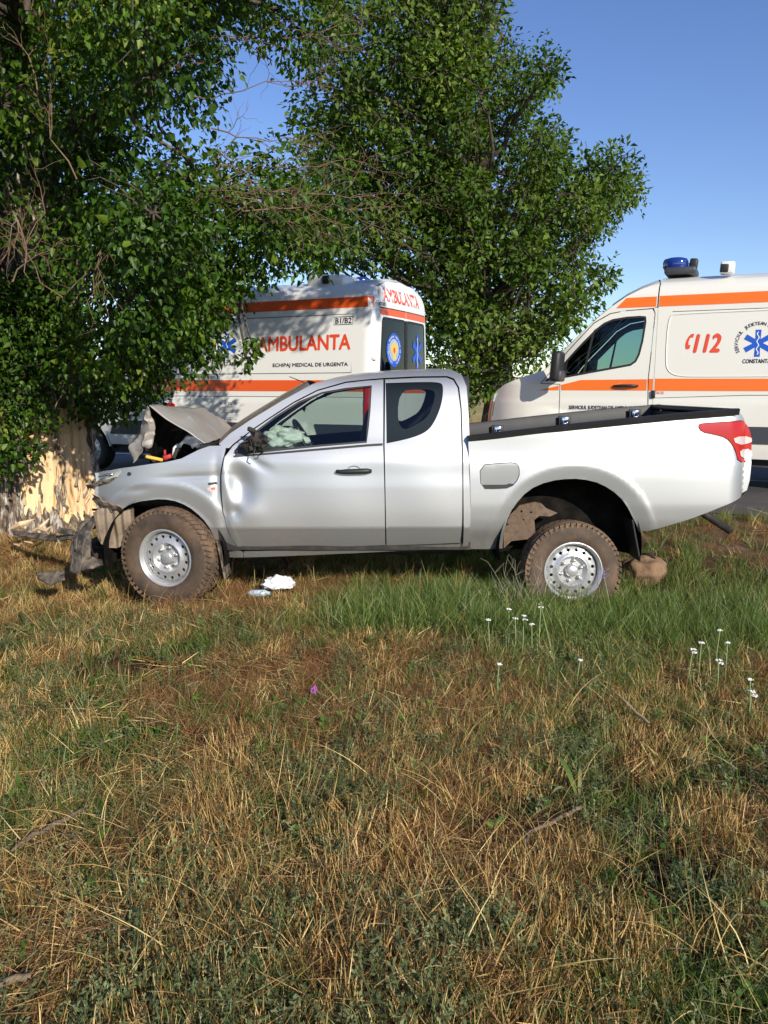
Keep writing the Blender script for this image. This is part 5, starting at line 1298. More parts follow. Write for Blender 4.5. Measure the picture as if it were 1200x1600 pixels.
paths.append((wander(tb_+Vector((0, 0, 2.6)), tb_+Vector((.1, .2, 7.2)), 8, .02, 0, rt), [.42-.045*i for i in range(9)]))
nodes_ = [q for p_ in limbs for q in p_[2:]]
for c, R_ in cl:
    q = min(nodes_, key=lambda n_: (n_-c).length+.6*max(0, n_.z-c.z))
    pth = wander(q, c, 6, .06, .05, rt); paths.append((pth, [.030-.0035*i for i in range(7)]))
    # twigs
    for k in range(7):
        d = Vector((rt.gauss(0, 1), rt.gauss(0, 1), rt.gauss(0, .8))).normalized(); e = c+d*R_*rt.uniform(.7, 1.15)
        pth = wander(pth[3+k % 4] if len(pth) == 7 else c, e, 4, .09, .02, rt) if False else wander(c, e, 4, .09, .02, rt)
        paths.append((pth, [.009, .007, .005, .004, .0025]))
    n_ = int(640*(R_/.42)**2*(1.0 if c.y < 8.6 else .6))
    dirs = rng.normal(0, 1, (n_, 3)); dirs /= np.linalg.norm(dirs, axis=1)[:, None]
    rr2 = R_*rng.uniform(.15, 1.12, n_)**.55
    lump = 1+.22*np.sin(dirs[:, 0]*5+c.x*3)*np.cos(dirs[:, 1]*4+c.y*5)
    P_l.append(np.array(c)+dirs*(rr2*lump)[:, None]*np.array((1, 1, .85))); OUT.append(dirs); GR.append(np.full(n_, len(GR) % 999))
V, Fq = tubes(paths, 6); fast_mesh('limb', V-np.array(tb_), Fq, M_bark2, tree1, True)
P_l = np.concatenate(P_l); OUT = np.concatenate(OUT)
V, Fq, tint = leaves(P_l, .060, .8, OUT, 3, .74, True, np.concatenate(GR))
# keep the rear-most leaves but drop any that would poke into the vehicles
fo = fast_mesh('crown', V-np.array(tb_), Fq, M_leafA, tree1, True, {'tint': tint}); tag(fo, kind='stuff')
# bare reddish twigs hanging in front of the leaves
tw = []
def spray(o, d, L, depth, r):
    e = o+d*L; p_ = wander(o, e, 5, .05, 0, rt); tw.append((p_, [r*(1-.13*i) for i in range(6)]))
    if depth > 0:
        for k in range(rt.randint(3, 5)):
            q = p_[rt.randint(1, 5)]; dd = (d+Vector((rt.gauss(0, .55), rt.gauss(0, .4), rt.gauss(0, .55)))).normalized(); spray(q, dd, L*rt.uniform(.4, .7), depth-1, r*.55)
for (a, b_, Y_, dx_, dz_, L_) in ((330, 200, 6.3, .9, -.1, .55), (300, 270, 6.2, .9, .2, .7), (250, 330, 6.0, 1, .35, .8), (205, 400, 6.0, .9, .5, .8), (380, 330, 6.4, 1, .2, .8), (120, 280, 5.6, -.2, 1, .6), (60, 150, 5.5, -.1, 1, .6), (110, 480, 5.9, -.6, .9, .55), (110, 480, 5.9, .5, .9, .5), (340, 300, 6.5, 1, -.2, .8), (420, 350, 6.7, 1, .15, .9), (430, 260, 6.8, 1, .1, .6), (180, 330, 5.7, -.2, -.8, .5),
                            (300, 150, 6.2, .9, .1, .7), (210, 130, 5.9, .8, .3, .4), (20, 440, 5.5, .5, .9, .5), (20, 330, 5.4, .3, -.9, .5), (230, 480, 6.2, .8, .7, .5), (85, 640, 7.0, .5, .8, .45), (330, 60, 6.2, 1, .2, .7), (440, 60, 6.5, 1, .3, .7), (390, 280, 6.6, .9, -.5, .6), (345, 240, 6.4, .6, -.8, .6), (455, 300, 7.0, 1, 0, .8)):
    spray(at(a, b_, Y_), Vector((dx_, rt.gauss(0, .3), dz_)).normalized(), L_, 2, .0065)
V, Fq = tubes(tw, 5); tag(fast_mesh('twig', V-np.array(tb_), Fq, M_twig, tree1, True), kind='stuff')
lb_ = [(196, 128, 5.9), (193, 145, 5.9), (205, 178, 5.85), (218, 203, 5.8), (240, 215, 5.8), (268, 232, 5.8), (300, 250, 5.85)]
V, Fq = tubes([([at(*q) for q in lb_], [.022, .021, .020, .019, .016, .013, .008])], 8); o = fast_mesh('lichen_branch', V-np.array(tb_), Fq, M_lichen, tree1, True)
# single leaves that hang in front: individually built
lv, lf, lt = leaves(np.zeros((6, 3)), .066, .7, None, 9, .82)
protoL = []
for k in range(6):
    me = bpy.data.meshes.new('leaf'); me.from_pydata([tuple(p) for p in lv[k*6:k*6+6]], [], [(0, 3, 2, 1), (0, 5, 4, 3)]); a_t = me.attributes.new('tint', 'FLOAT', 'POINT'); a_t.data.foreach_set('value', np.full(6, .3+.12*k, np.float32)); me.materials.append(M_leafA); me.polygons.foreach_set('use_smooth', [True, True]); protoL.append(me)
front = sorted([i for i in range(len(cl)) if cl[i][0].x > -6 and cl[i][0].z < 4.2], key=lambda i: cl[i][0].y)[:60]
for k in range(290):
    c, R_ = cl[front[k % len(front)]]; d = Vector((rt.gauss(0, 1), -abs(rt.gauss(0, 1)), rt.gauss(0, .8))).normalized()
    o = bpy.data.objects.new('leaf', protoL[k % 6]); COL.objects.link(o); o.parent = tree1; o.location = c+d*R_*1.05-tb_; o.rotation_euler = (rt.gauss(0, .5), rt.gauss(0, .5), rt.uniform(0, 6.28))

# second tree and a paler one beyond --------------------------------
def bigtree(base, H, envelope, ncl, Rr, nleaf, lsize, label, mat, seed, trunk_r, poly=None, minsep=.6):
    r_ = random.Random(seed); root = empty('broadleaf_tree', base); tag(root, label, 'tree'); B = Vector(base)
    cl_ = []; t_ = 0
    while len(cl_) < ncl and t_ < 80000:
        t_ += 1; c = envelope(r_)
        if c is None: continue
        R_ = r_.uniform(*Rr)
        if poly:
            px_, py_ = project(c); mg = R_/c.y*F*.75
            if not all(inpoly(px_+mg*ux, py_+mg*uy, poly) for ux, uy in ((0, 0), (1, 0), (-1, 0), (0, 1), (0, -1))): continue
        if any((c-q[0]).length < minsep for q in cl_): continue
        cl_.append((c, R_))
    pa = []; ax_ = [B+Vector((.15*sin(i*1.3)-.17*max(0, i-2), .1*sin(i), H*i/9)) for i in range(10)]
    pa.append((ax_, [trunk_r*(1-.092*i) for i in range(10)])); P_2 = []; O_2 = []; G_2 = []
    for c, R_ in cl_:
        zt_ = max(B.z+2.3, c.z-r_.uniform(.8, 2.0)); k = min(8, max(1, int((zt_-B.z)/H*9))); q = ax_[k]
        pth = wander(q, c, 6, .05, -.04, r_); L_ = (c-q).length
        pa.append((pth, [max(.012, (.05+.012*L_)*(1-.14*i)) for i in range(7)]))
        for _ in range(4):
            d = Vector((r_.gauss(0, 1), r_.gauss(0, 1), r_.gauss(0, 1))).normalized(); pa.append((wander(c, c+d*R_*1.15, 3, .08, 0, r_), [.02, .014, .009, .005]))
        n_ = int(nleaf*(R_/Rr[1])**2); dirs = rng.normal(0, 1, (n_, 3)); dirs /= np.linalg.norm(dirs, axis=1)[:, None]
        rr2 = R_*rng.uniform(.05, 1.2, n_)**.42*(1+.35*np.sin(dirs[:, 0]*6+c.x*7)*np.cos(dirs[:, 2]*5+c.z*3))
        P_2.append(np.array(c)+dirs*rr2[:, None]); O_2.append(dirs); G_2.append(np.full(n_, len(G_2) % 999))
    V, Fq = tubes(pa, 7); fast_mesh('trunk', V-np.array(B), Fq, M_bark2, root, True)
    P_2 = np.concatenate(P_2); O_2 = np.concatenate(O_2); V, Fq, tt = leaves(P_2, lsize, .3, O_2, seed, .6, False, np.concatenate(G_2))
    tag(fast_mesh('crown', V-np.array(B), Fq, mat, root, True, {'tint': tt}), kind='stuff'); return root
poly2 = [(560, -900), (835, -900), (830, -40), (806, 0), (800, 60), (826, 85), (870, 70), (872, 100), (900, 120), (868, 150), (832, 170), (880, 185), (892, 230), (880, 262), (930, 240), (975, 232), (1004, 280), (1000, 330), (960, 350), (945, 385), (968, 430), (950, 462), (905, 505), (892, 545), (872, 618), (800, 630), (735, 634), (650, 620), (640, 470), (610, 440), (560, 430), (520, 440), (470, 425), (440, 330), (430, 200), (420, 60), (430, -100)]
def env2(r_):
    c = Vector((r_.uniform(-3.2, 7.4), r_.uniform(17.2, 22.8), r_.uniform(.8, 13.5)))
    dx = (c.x-2.6)/4.9; dy = (c.y-20)/3.0; dz = (c.z-6.4)/7.0
    return c if dx*dx+dy*dy+dz*dz < 1 else None
bigtree((2.72, 20.0, -.14), 9.5, env2, 225, (.36, .80), 560, .15, 'tall green tree with a dark trunk behind the ivory ambulance', M_leafB, 5, .44, poly2, .86)
# far hedge of trees on the horizon
hv = []
for k in range(700):
    x = rng.uniform(-330, 330); y = 520+rng.uniform(-15, 15); h = rng.uniform(2, 6)*(1+.6*math.sin(x*.03)); hv.append((x, y, rng.uniform(0, 1)*h))
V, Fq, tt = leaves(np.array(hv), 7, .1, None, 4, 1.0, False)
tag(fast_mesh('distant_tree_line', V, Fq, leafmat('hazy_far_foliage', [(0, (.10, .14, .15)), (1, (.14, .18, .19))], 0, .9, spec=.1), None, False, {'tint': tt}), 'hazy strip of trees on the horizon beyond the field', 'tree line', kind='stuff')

# ------------------------------------------------------------------ grass and ground cover
def blades(n, h, hw, spread, lean, curve, rr, segs=3, lie=False):
    """n tapered blades as quads"""
    V = []; Fq = []; T_ = []
    for _ in range(n):
        a = rr.uniform(0, 6.28); rad_ = spread*math.sqrt(rr.random()); b = Vector((cos(a)*rad_, sin(a)*rad_, -.01))
        H_ = h*rr.uniform(.45, 1.2); w_ = hw*rr.uniform(.6, 1.3); az = rr.uniform(0, 6.28)
        d = Vector((cos(az), sin(az), 0))
        if lie:
            dv = (d+Vector((0, 0, rr.uniform(-.05, .35)))).normalized(); b.z = rr.uniform(.0, .05)
        else:
            dv = (Vector((0, 0, 1))+d*abs(rr.gauss(0, lean))).normalized()
        face = rr.uniform(0, 6.28); sd = Vector((cos(face), sin(face), 0)); sd = (sd-dv*sd.dot(dv)).normalized()
        p = b.copy(); t = rr.random(); i0 = len(V); dd = dv.copy()
        for s_ in range(segs+1):
            f_ = s_/segs; ww = w_*(1-f_**1.6*.85)
            V.append(p-sd*ww); V.append(p+sd*ww); T_ += [t, t]
            p = p+dd*(H_/segs); dd = (dd+d*curve*rr.uniform(.3, 1.2)+Vector((0, 0, -curve*.6 if f_ > .3 else 0))).normalized()
        for s_ in range(segs): k = i0+2*s_; Fq.append((k, k+1, k+3, k+2))
    return V, Fq, T_
def weed(rr, stems, h, lsz, nl, wide=.35):
    V = []; Fq = []; T_ = []
    for _ in range(stems):
        a = rr.uniform(0, 6.28); b = Vector((rr.gauss(0, .02), rr.gauss(0, .02), 0)); d = Vector((cos(a)*rr.uniform(.1, .8), sin(a)*rr.uniform(.1, .8), 1)).normalized(); H_ = h*rr.uniform(.5, 1.15); t = rr.random()
        i0 = len(V); sd = d.orthogonal().normalized()*.0011
        V += [b-sd, b+sd, b+d*H_+sd*.5, b+d*H_-sd*.5]; T_ += [t]*4; Fq.append((i0, i0+1, i0+2, i0+3))
        for k in range(nl):
            p = b+d*H_*(k+1)/nl; az = rr.uniform(0, 6.28); l = Vector((cos(az), sin(az), rr.uniform(-.1, .8))).normalized(); s2 = l.cross(Vector((0, 0, 1))); s2 = s2.normalized() if s2.length > .01 else Vector((1, 0, 0))
            L_ = lsz*rr.uniform(.6, 1.3); i0 = len(V)
            V += [p, p+l*L_*.5-s2*L_*wide, p+l*L_, p+l*L_*.5+s2*L_*wide]; T_ += [min(1, max(0, t+rr.gauss(0, .12)))]*4; Fq.append((i0, i0+1, i0+2, i0+3))
    return V, Fq, T_
M_straw = leafmat('dry_straw', [(0, (.070, .034, .014)), (.35, (.28, .155, .050)), (.72, (.54, .355, .125)), (1, (.80, .60, .27))], .15, .55, spec=.35, inst=.35)
M_rust = leafmat('reddish_dry_grass', [(0, (.10, .045, .020)), (.5, (.25, .115, .048)), (1, (.42, .23, .10))], .2, .6, spec=.3, inst=.4)
M_green = leafmat('green_grass', [(0, (.040, .078, .014)), (.5, (.100, .165, .028)), (.82, (.17, .23, .05)), (1, (.38, .34, .14))], .3, .45, inst=.4)
M_sage = leafmat('grey_green_weed', [(0, (.085, .11, .042)), (.5, (.165, .20, .080)), (1, (.30, .33, .15))], .2, .6, spec=.2, inst=.35)
M_fresh = leafmat('fresh_green_weed', [(0, (.05, .11, .015)), (.6, (.095, .19, .025)), (1, (.16, .27, .04))], .3, .45, inst=.3)
rr = random.Random(3)
def protos(kind, nvar, gen, mat):
    c = bpy.data.collections.new(kind+'_sources')
    for k in range(nvar):
        V, Fq, T_ = gen(k); me = bpy.data.meshes.new(kind); me.from_pydata([tuple(v) for v in V], [], Fq)
        a_ = me.attributes.new('tint', 'FLOAT', 'POINT'); a_.data.foreach_set('value', np.array(T_, np.float32)); me.materials.append(mat)
        o = bpy.data.objects.new('%s_source_%02d' % (kind, k), me); c.objects.link(o)
    return c
C_stub = protos('stubble', 5, lambda k: blades(30, .085, .0021, .06, .25, .03, rr, 2), M_straw)
C_lit = protos('litter', 5, lambda k: blades(20, .14, .0017, .09, 0, .06, rr, 3, True), M_straw)
C_rust = protos('rust', 5, lambda k: blades(60, .13, .0009, .07, .7, .22, rr, 4), M_rust)
C_rustlie = protos('rustmat', 4, lambda k: blades(44, .17, .0010, .10, 0, .10, rr, 3, True), M_rust)
C_green = protos('green', 5, lambda k: blades(34, .19, .0021, .065, .5, .14, rr, 4), M_green)
C_short = protos('shortgreen', 4, lambda k: blades(26, .09, .0017, .05, .5, .15, rr, 3), M_green)
C_sage = protos('sage', 5, lambda k: weed(rr, 6, .090, .013, 12, .24), M_sage)
C_fresh = protos('fresh', 5, lambda k: weed(rr, 3, .06, .030, 6, .38), M_fresh)
C_wisp = protos('wisp', 5, lambda k: blades(12, .27, .0013, .10, 1.0, .22, rr, 6), M_straw)
C_wispg = protos('wispgreen', 5, lambda k: blades(10, .20, .0018, .08, .9, .25, rr, 5), M_green)
C_tall = protos('talldry', 4, lambda k: blades(9, .34, .0013, .06, .25, .06, rr, 5), M_straw)
def scatter(name, coll, nv, pts, smin, smax, tilt, label, seed):
    r = np.random.default_rng(seed); n = len(pts)
    me = bpy.data.meshes.new(name); me.vertices.add(n); me.vertices.foreach_set('co', pts.astype(np.float32).ravel())
    rot = np.stack([r.normal(0, tilt, n), r.normal(0, tilt, n), r.uniform(0, 6.28, n)], 1).astype(np.float32)
    a = me.attributes.new('rot', 'FLOAT_VECTOR', 'POINT'); a.data.foreach_set('vector', rot.ravel())
    a = me.attributes.new('scl', 'FLOAT', 'POINT'); a.data.foreach_set('value', r.uniform(smin, smax, n).astype(np.float32))
    a = me.attributes.new('idx', 'INT', 'POINT'); a.data.foreach_set('value', r.integers(0, nv, n).astype(np.int32))
    o = bpy.data.objects.new(name, me); COL.objects.link(o)
    ng = bpy.data.node_groups.new(name+'_spread', 'GeometryNodeTree'); ng.interface.new_socket('Geometry', in_out='INPUT', socket_type='NodeSocketGeometry'); ng.interface.new_socket('Geometry', in_out='OUTPUT', socket_type='NodeSocketGeometry')
    gi = ng.nodes.new('NodeGroupInput'); go = ng.nodes.new('NodeGroupOutput'); ip = ng.nodes.new('GeometryNodeInstanceOnPoints'); ci = ng.nodes.new('GeometryNodeCollectionInfo')
    ci.inputs[0].default_value = coll; ci.inputs[1].default_value = True; ci.inputs[2].default_value = True
    def na(nm, t):
        d = ng.nodes.new('GeometryNodeInputNamedAttribute'); d.data_type = t; d.inputs[0].default_value = nm; return d.outputs[0]
    L = ng.links; L.new(gi.outputs[0], ip.inputs['Points']); L.new(ci.outputs[0], ip.inputs['Instance']); ip.inputs['Pick Instance'].default_value = True
    L.new(na('idx', 'INT'), ip.inputs['Instance Index']); L.new(na('rot', 'FLOAT_VECTOR'), ip.inputs['Rotation']); L.new(na('scl', 'FLOAT'), ip.inputs['Scale']); L.new(ip.outputs[0], go.inputs[0])
    md = o.modifiers.new('spread', 'NODES'); md.node_group = ng
    return tag(o, label, 'ground cover', kind='stuff')
def cand(n, y0, y1, seed, near_bias=1.0):
    r = np.random.default_rng(seed); y = y0+(y1-y0)*r.uniform(0, 1, n)**near_bias; x = r.uniform(-1, 1, n)*(.56*y+.45); return x, y, r.uniform(0, 1, n)
def tt_(x, y): return (x-RP[0])*RN[0]+(y-RP[1])*RN[1]
def clear(x, y):
    """no plants inside tyres, the tree trunk or on the road"""
    k = tt_(x, y) < -.12
    for (cx_, cy_, ax_, ay_) in ((fwc.x, D+.16, .36, .17), (rwc.x, D+.14, .36, .16)): k &= ~((abs(x-cx_) < ax_) & (abs(y-cy_) < ay_))
    k &= np.hypot(x-TREE[0], y-TREE[1]) > .62
    return k
def under(x, y): return (x > -2.1) & (x < 2.6) & (y > D+.08) & (y < 2*YC-D)
def put(name, coll, nv, x, y, u, dens, s0, s1, tilt, label, seed):
    k = clear(x, y) & (u < dens); x, y = x[k], y[k]; return scatter(name, coll, nv, np.stack([x, y, gz(x, y)-.004], 1), s0, s1, tilt, label, seed)
gmask = lambda x, y: np.clip(sstep(-1.1, .2, x+.3*vnoise(x, y, 2.2, 3))*sstep(4.25, 5.15, y+.38*vnoise(x, y, 3.1, 4)+.12*vnoise(x, y, 9, 1)), 0, 1)     # lush strip by the truck
gfade = lambda x, y: np.clip(sstep(-.2, 1.6, x)*sstep(3.4, 4.8, y+.3*vnoise(x, y, 2.5, 2)), 0, 1)
nz1 = lambda x, y: .5+.5*np.clip(vnoise(x, y, 3.0, 1), -1, 1)
nz2 = lambda x, y: .5+.5*np.clip(vnoise(x, y, 2.0, 2), -1, 1)
nz4 = lambda x, y: .5+.5*np.clip(vnoise(x, y, 9.0, 1), -1, 1)
nz5 = lambda x, y: .5+.5*np.clip(.6*vnoise(x, y, 3.6, 2)+.5*vnoise(x, y, 9.0, 0), -1, 1)
nz3 = lambda x, y: .5+.5*np.clip(vnoise(x, y, 5.0, 3), -1, 1)
x, y, u = cand(21000, 1.4, 8.4, 21, 1.25); gm = np.maximum(gmask(x, y), gfade(x, y)*.7)
put('stubble', C_stub, 5, x, y, u, (1-gm*.93)*sstep(.34, .74, nz1(x, y)*.42+nz4(x, y)*.58)*(1-.75*under(x, y)), .5, 1.5, .34, 'golden stubble of mown dry grass across the foreground', 31)
x, y, u = cand(9000, 1.4, 8.4, 22, 1.2); gm = np.maximum(gmask(x, y), gfade(x, y)*.6)
put('straw_litter', C_lit, 5, x, y, u, (1-gm*.85)*(.08+.6*sstep(.45, .8, nz2(x, y)*.5+nz4(y, x)*.5)), .6, 1.3, .1, 'loose straw lying over the foreground soil', 32)
x, y, u = cand(8000, 2.2, 7.6, 23, 1.0)
rm_ = np.clip(sstep(3.1, 4.0, y+.35*vnoise(x, y, 2.3, 1))*(.15+.85*sstep(.3, .7, nz2(x, y))), 0, 1)*(1-gmask(x, y)*.85)
put('reddish_dry_grass', C_rust, 5, x, y, u, rm_, .6, 1.25, .3, 'fine reddish dry grass in matted patches before the truck', 33)
x, y, u = cand(3000, 1.5, 7.4, 24, 1.1)
put('reddish_dry_mat', C_rustlie, 4, x, y, u, (1-.85*gmask(x, y))*sstep(.3, .8, nz3(x, y)), .6, 1.3, .15, 'flattened rust coloured dead grass between the stubble', 34)
x, y, u = cand(8200, 3.4, 9.2, 25, 1.0)
put('green_grass', C_green, 5, x, y, u, (gmask(x, y)*(.25+.75*nz4(x, y))+gfade(x, y)*.30*nz3(y, x)+.05)*(1-.6*under(x, y))*(1-.88*sstep(-1.8, -1.1, tt_(x, y)+.2*vnoise(x, y, 3, 1))), .4, 1.1, .2, 'lush green grass along the near side of the truck', 35)
x, y, u = cand(19000, 1.4, 9.6, 26, 1.15)
put('short_green_grass', C_short, 4, x, y, u, .14+.50*sstep(.45, .80, nz5(y, x))+.4*gmask(x, y)+.25*sstep(-.8, -2.2, x)*sstep(4.6, 5.2, y)-.5*sstep(-1.6, -1.0, tt_(x, y)), .6, 1.4, .25, 'short green blades growing through the dry grass', 36)
x, y, u = cand(16000, 1.4, 5.4, 27, 1.25)
put('grey_green_weeds', C_sage, 5, x, y, u, sstep(.5, .8, nz5(x, y))*.5+.10, .6, 1.5, .25, 'low grey green weeds in the mown foreground', 37)
x, y, u = cand(2200, 1.5, 6.2, 28, 1.1)
put('fresh_green_weeds', C_fresh, 5, x, y, u, .14+.6*sstep(.6, .9, nz1(y, x)), .5, 1.4, .25, 'small bright green leaves dotted through the dry grass', 38)
x, y, u = cand(1700, 1.4, 8.4, 41, 1.2)
put('long_dry_stems', C_wisp, 5, x, y, u, (1-.8*gmask(x, y))*(.15+.6*sstep(.4, .8, nz2(y, x))), .5, 1.3, .5, 'long bent dry stems tangled over the mown grass', 42)
x, y, u = cand(3600, 1.4, 7.0, 43, 1.2)
put('long_green_blades', C_wispg, 5, x, y, u, .10+.6*sstep(.45, .85, nz3(y, x))+.3*sstep(0, 1.5, x), .4, 1.2, .4, 'long loose green blades threading through the dry grass', 44)
x, y, u = cand(2600, 4.9, 5.8, 45, 1.0)
put('tall_grass_by_truck', C_green, 5, x, y, u, sstep(-1.0, .6, x+.2*vnoise(x, y, 5, 1))*.75, .9, 1.5, .22, 'taller green grass reaching up over the rear wheel and sill', 46)
x, y, u = cand(2600, 5.8, 9.6, 47, 1.0); k_ = sstep(-1.6, -1.0, tt_(x, y))
put('verge_dry_grass', C_rust, 5, x, y, u, k_*.5, .5, 1.1, .3, 'reddish dry grass on the brown soil beside the road', 48)
x, y, u = cand(1500, 2.0, 8.4, 29, 1.0)
put('tall_dry_stalks', C_tall, 4, x, y, u, .22+.35*gfade(x, y), .4, 1.0, .3, 'thin tall dry stalks standing above the grass', 39)
# verge beyond the road
r = np.random.default_rng(77); n_ = 5000; t_ = ROADW+.1+r.uniform(0, 1, n_)**1.6*14; u_ = r.uniform(-6, 16, n_); xx = RP[0]+RU[0]*u_+RN[0]*t_; yy_ = RP[1]+RU[1]*u_+RN[1]*t_
scatter('verge_grass', C_tall, 4, np.stack([xx, yy_, gz(xx, yy_)], 1), 1.0, 2.0, .2, 'grass of the verge beyond the road', 78)

# individual plants ---------------------------------------------------
M_petal = pmat('white_petals', (.78, .77, .72), .7); M_stem = pmat('pale_green_stem', (.20, .26, .10), .6)
def yarrow(px_, py_, h, label, heads=1, group=None, rn=None, col=M_petal):
    rn = rn or random.Random(int(px_*7+py_)); gz0 = -.36
    for _ in range(6): q = at_z(px_, py_, gz0+h); gz0 = float(gz(q.x, q.y))
    root = empty('yarrow_plant', (q.x, q.y, gz0)); tag(root, label, 'wildflower', 'white wildflowers standing in the grass before the truck')
    m = MB(); m.tube([(rn.gauss(0, .01), rn.gauss(0, .01), 0), (rn.gauss(0, .008), rn.gauss(0, .008), h*.5), (0, 0, h)], [.0042, .0034, .0024], 5)
    m.build('stem', M_stem, root)
    lf_ = MB()
    for k in range(7):
        z = h*(.1+.1*k); a = rn.uniform(0, 6.28); L_ = rn.uniform(.03, .06)*(1.2-.1*k); d = Vector((cos(a), sin(a), .6)); s_ = Vector((-sin(a), cos(a), 0))*.004; p0 = Vector((0, 0, z))
        lf_.add([p0, p0+d*L_*.5-s_, p0+d*L_, p0+d*L_*.5+s_], [(0, 1, 2, 3)])
    lf_.build('leaf', M_stem, root, False)
    for hh in range(heads):
        f_ = MB(); c = Vector((rn.gauss(0, .012)*(hh > 0), rn.gauss(0, .012)*(hh > 0), h-.02*(hh > 0)))
        for k in range(17):
            a = rn.uniform(0, 6.28); rd_ = .0155*math.sqrt(rn.random()); p = c+Vector((cos(a)*rd_, sin(a)*rd_, .003*rn.random()-rd_*.3)); s_ = rn.uniform(.0035, .0055)
            f_.add([p+Vector((s_*cos(t), s_*sin(t), .0)) for t in np.linspace(0, 5.2, 6)]+[p+Vector((0, 0, .005))], [(i, (i+1) % 6, 6) for i in range(6)])
        f_.build('flower_head', col, root, False)
for args in ((763, 967, .26, 'leftmost white flower head, below the gap in front of the rear wheel', 1), (795, 951, .30, 'white flower just below the truck door gap, left of the brightest head'), (805, 965, .27, 'small white flower between two taller heads below the sill'), (818, 961, .30, 'largest and brightest white flower head, left of the rear wheel', 2),
             (831, 975, .26, 'white flower right of and below the brightest head'), (845, 948, .32, 'white flower right before the rear tyre'), (780, 1037, .22, 'low white flower beside the dark grass hollow'), (906, 1031, .20, 'tiny white flower in the reddish grass below the rear wheel'), (1083, 1014, .27, 'white flower head left of the leaning trio by the right edge', 2),
             (1096, 1004, .28, 'small white flower beside the larger head near the right edge'), (1125, 986, .30, 'highest white flower below the tow bar'), (1123, 1031, .25, 'white flower on a thick leafy stem near the right edge', 2), (1137, 1004, .27, 'small white flower right of the highest one'), (1172, 1061, .24, 'upper of the two white flowers at the right edge'), (1175, 1080, .22, 'lower of the two white flowers at the right edge', 2)):
    yarrow(*args)
def broad_plant(px_, py_, r, n, label, mat, name='leafy_weed', up=.5, w_=.3, seed=1, cat='plant', z=.0):
    rn = random.Random(seed); gz0 = -.36
    for _ in range(6): q = at_z(px_, py_, gz0+.03); gz0 = float(gz(q.x, q.y))
    root = empty(name, (q.x, q.y, gz0)); tag(root, label, cat)
    for k in range(n):
        a = rn.uniform(0, 6.28); L_ = r*rn.uniform(.6, 1.2); u_ = rn.uniform(.4, 1.2)*up; v = []; fq = []; S = 5; sd = Vector((-sin(a), cos(a), 0))
        for i in range(S+1):
            t = i/S; p = Vector((cos(a)*L_*t, sin(a)*L_*t, L_*(u_*t*1.6-u_*t*t))); ww = L_*w_*sin(pi*min(1, .08+.92*t))**.8
            v += [p-sd*ww+Vector((0, 0, ww*.3)), p, p+sd*ww+Vector((0, 0, ww*.3))]
        for i in range(S): b = 3*i; fq += [(b, b+1, b+4, b+3), (b+1, b+2, b+5, b+4)]
        o = mesh('leaf', v, fq, mat, root, True); at_ = o.data.attributes.new('tint', 'FLOAT', 'POINT'); at_.data.foreach_set('value', np.full(len(v), rn.random(), np.float32))
broad_plant(935, 1592, .10, 9, 'rosette of broad green leaves at the bottom edge, right of centre', M_green, 'broadleaf_weed', .7, .25, 2)
broad_plant(345, 1362, .035, 3, 'single small bright leaf in the lower left straw', M_fresh, 'broadleaf_weed', .4, .35, 3)
broad_plant(575, 1195, .04, 4, 'bright leaflets by a bare twig, centre left of the foreground', M_fresh, 'broadleaf_weed', .5, .35, 4)
broad_plant(905, 1245, .20, 9, 'clump of long pale green blades beside the curved stick', M_green, 'long_bladed_plant', .9, .05, 5)
broad_plant(700, 1215, .14, 12, 'spreading green weed with narrow leaves in the centre right', M_fresh, 'narrow_leaved_weed', .5, .10, 6)
broad_plant(48, 985, .26, 26, 'dark feathery grey green plant at the left edge of the grass', M_sage, 'feathery_plant', .45, .06, 7)
broad_plant(165, 905, .13, 26, 'bright green leafy weed just left of the front tyre', M_fresh, 'leafy_weed', 1.1, .28, 8)
broad_plant(195, 880, .11, 14, 'green weed tucked behind the one by the front tyre', M_fresh, 'leafy_weed', 1.2, .3, 9)
broad_plant(590, 1110, .07, 7, 'green weed with rounded leaves near the purple flower', M_fresh, 'leafy_weed', .8, .35, 10)
broad_plant(205, 1060, .07, 8, 'patch of rounded green leaves left of centre in the dry grass', M_fresh, 'leafy_weed', .8, .35, 11)
broad_plant(465, 950, .09, 10, 'low green weed right below the white cloth', M_fresh, 'leafy_weed', .8, .3, 12)
# purple flower and blue sage stalk
def flowerstalk(px_, py_, h, label, mat, n, rad_, name):
    gz0 = -.36
    for _ in range(6): q = at_z(px_, py_, gz0+h); gz0 = float(gz(q.x, q.y))
    root = empty(name, (q.x, q.y, gz0)); tag(root, label, 'wildflower'); MB().tube([(h*.25, 0, 0), (h*.1, 0, h*.6), (0, 0, h)], [.004, .003, .002], 5).build('stem', M_stem, root)
    m = MB(); rn = random.Random(5)
    for k in range(n):
        c = Vector((rn.gauss(0, rad_), rn.gauss(0, rad_), h+rn.uniform(-rad_*2.2, rad_))); s_ = rn.uniform(.004, .008)
        m.add([c+Vector((s_*cos(t), s_*sin(t)*.6, s_*.3*(i % 2))) for i, t in enumerate(np.linspace(0, 5.2, 6))]+[c+Vector((0, 0, s_))], [(i, (i+1) % 6, 6) for i in range(6)])
    m.build('petals', mat, root, False)
flowerstalk(491, 1076, .09, 'single purple thistle flower in the dry grass', pmat('purple_petals', (.42, .10, .38), .7), 30, .009, 'thistle_flower')
flowerstalk(942, 893, .42, 'leaning blue sage stalk in front of the rear wheel rim', pmat('violet_petals', (.20, .15, .36), .7), 34, .018, 'sage_stalk')
flowerstalk(845, 945, .45, 'thin seeded stalk crossing the lower edge of the rear tyre', M_stem, 14, .01, 'seed_stalk')
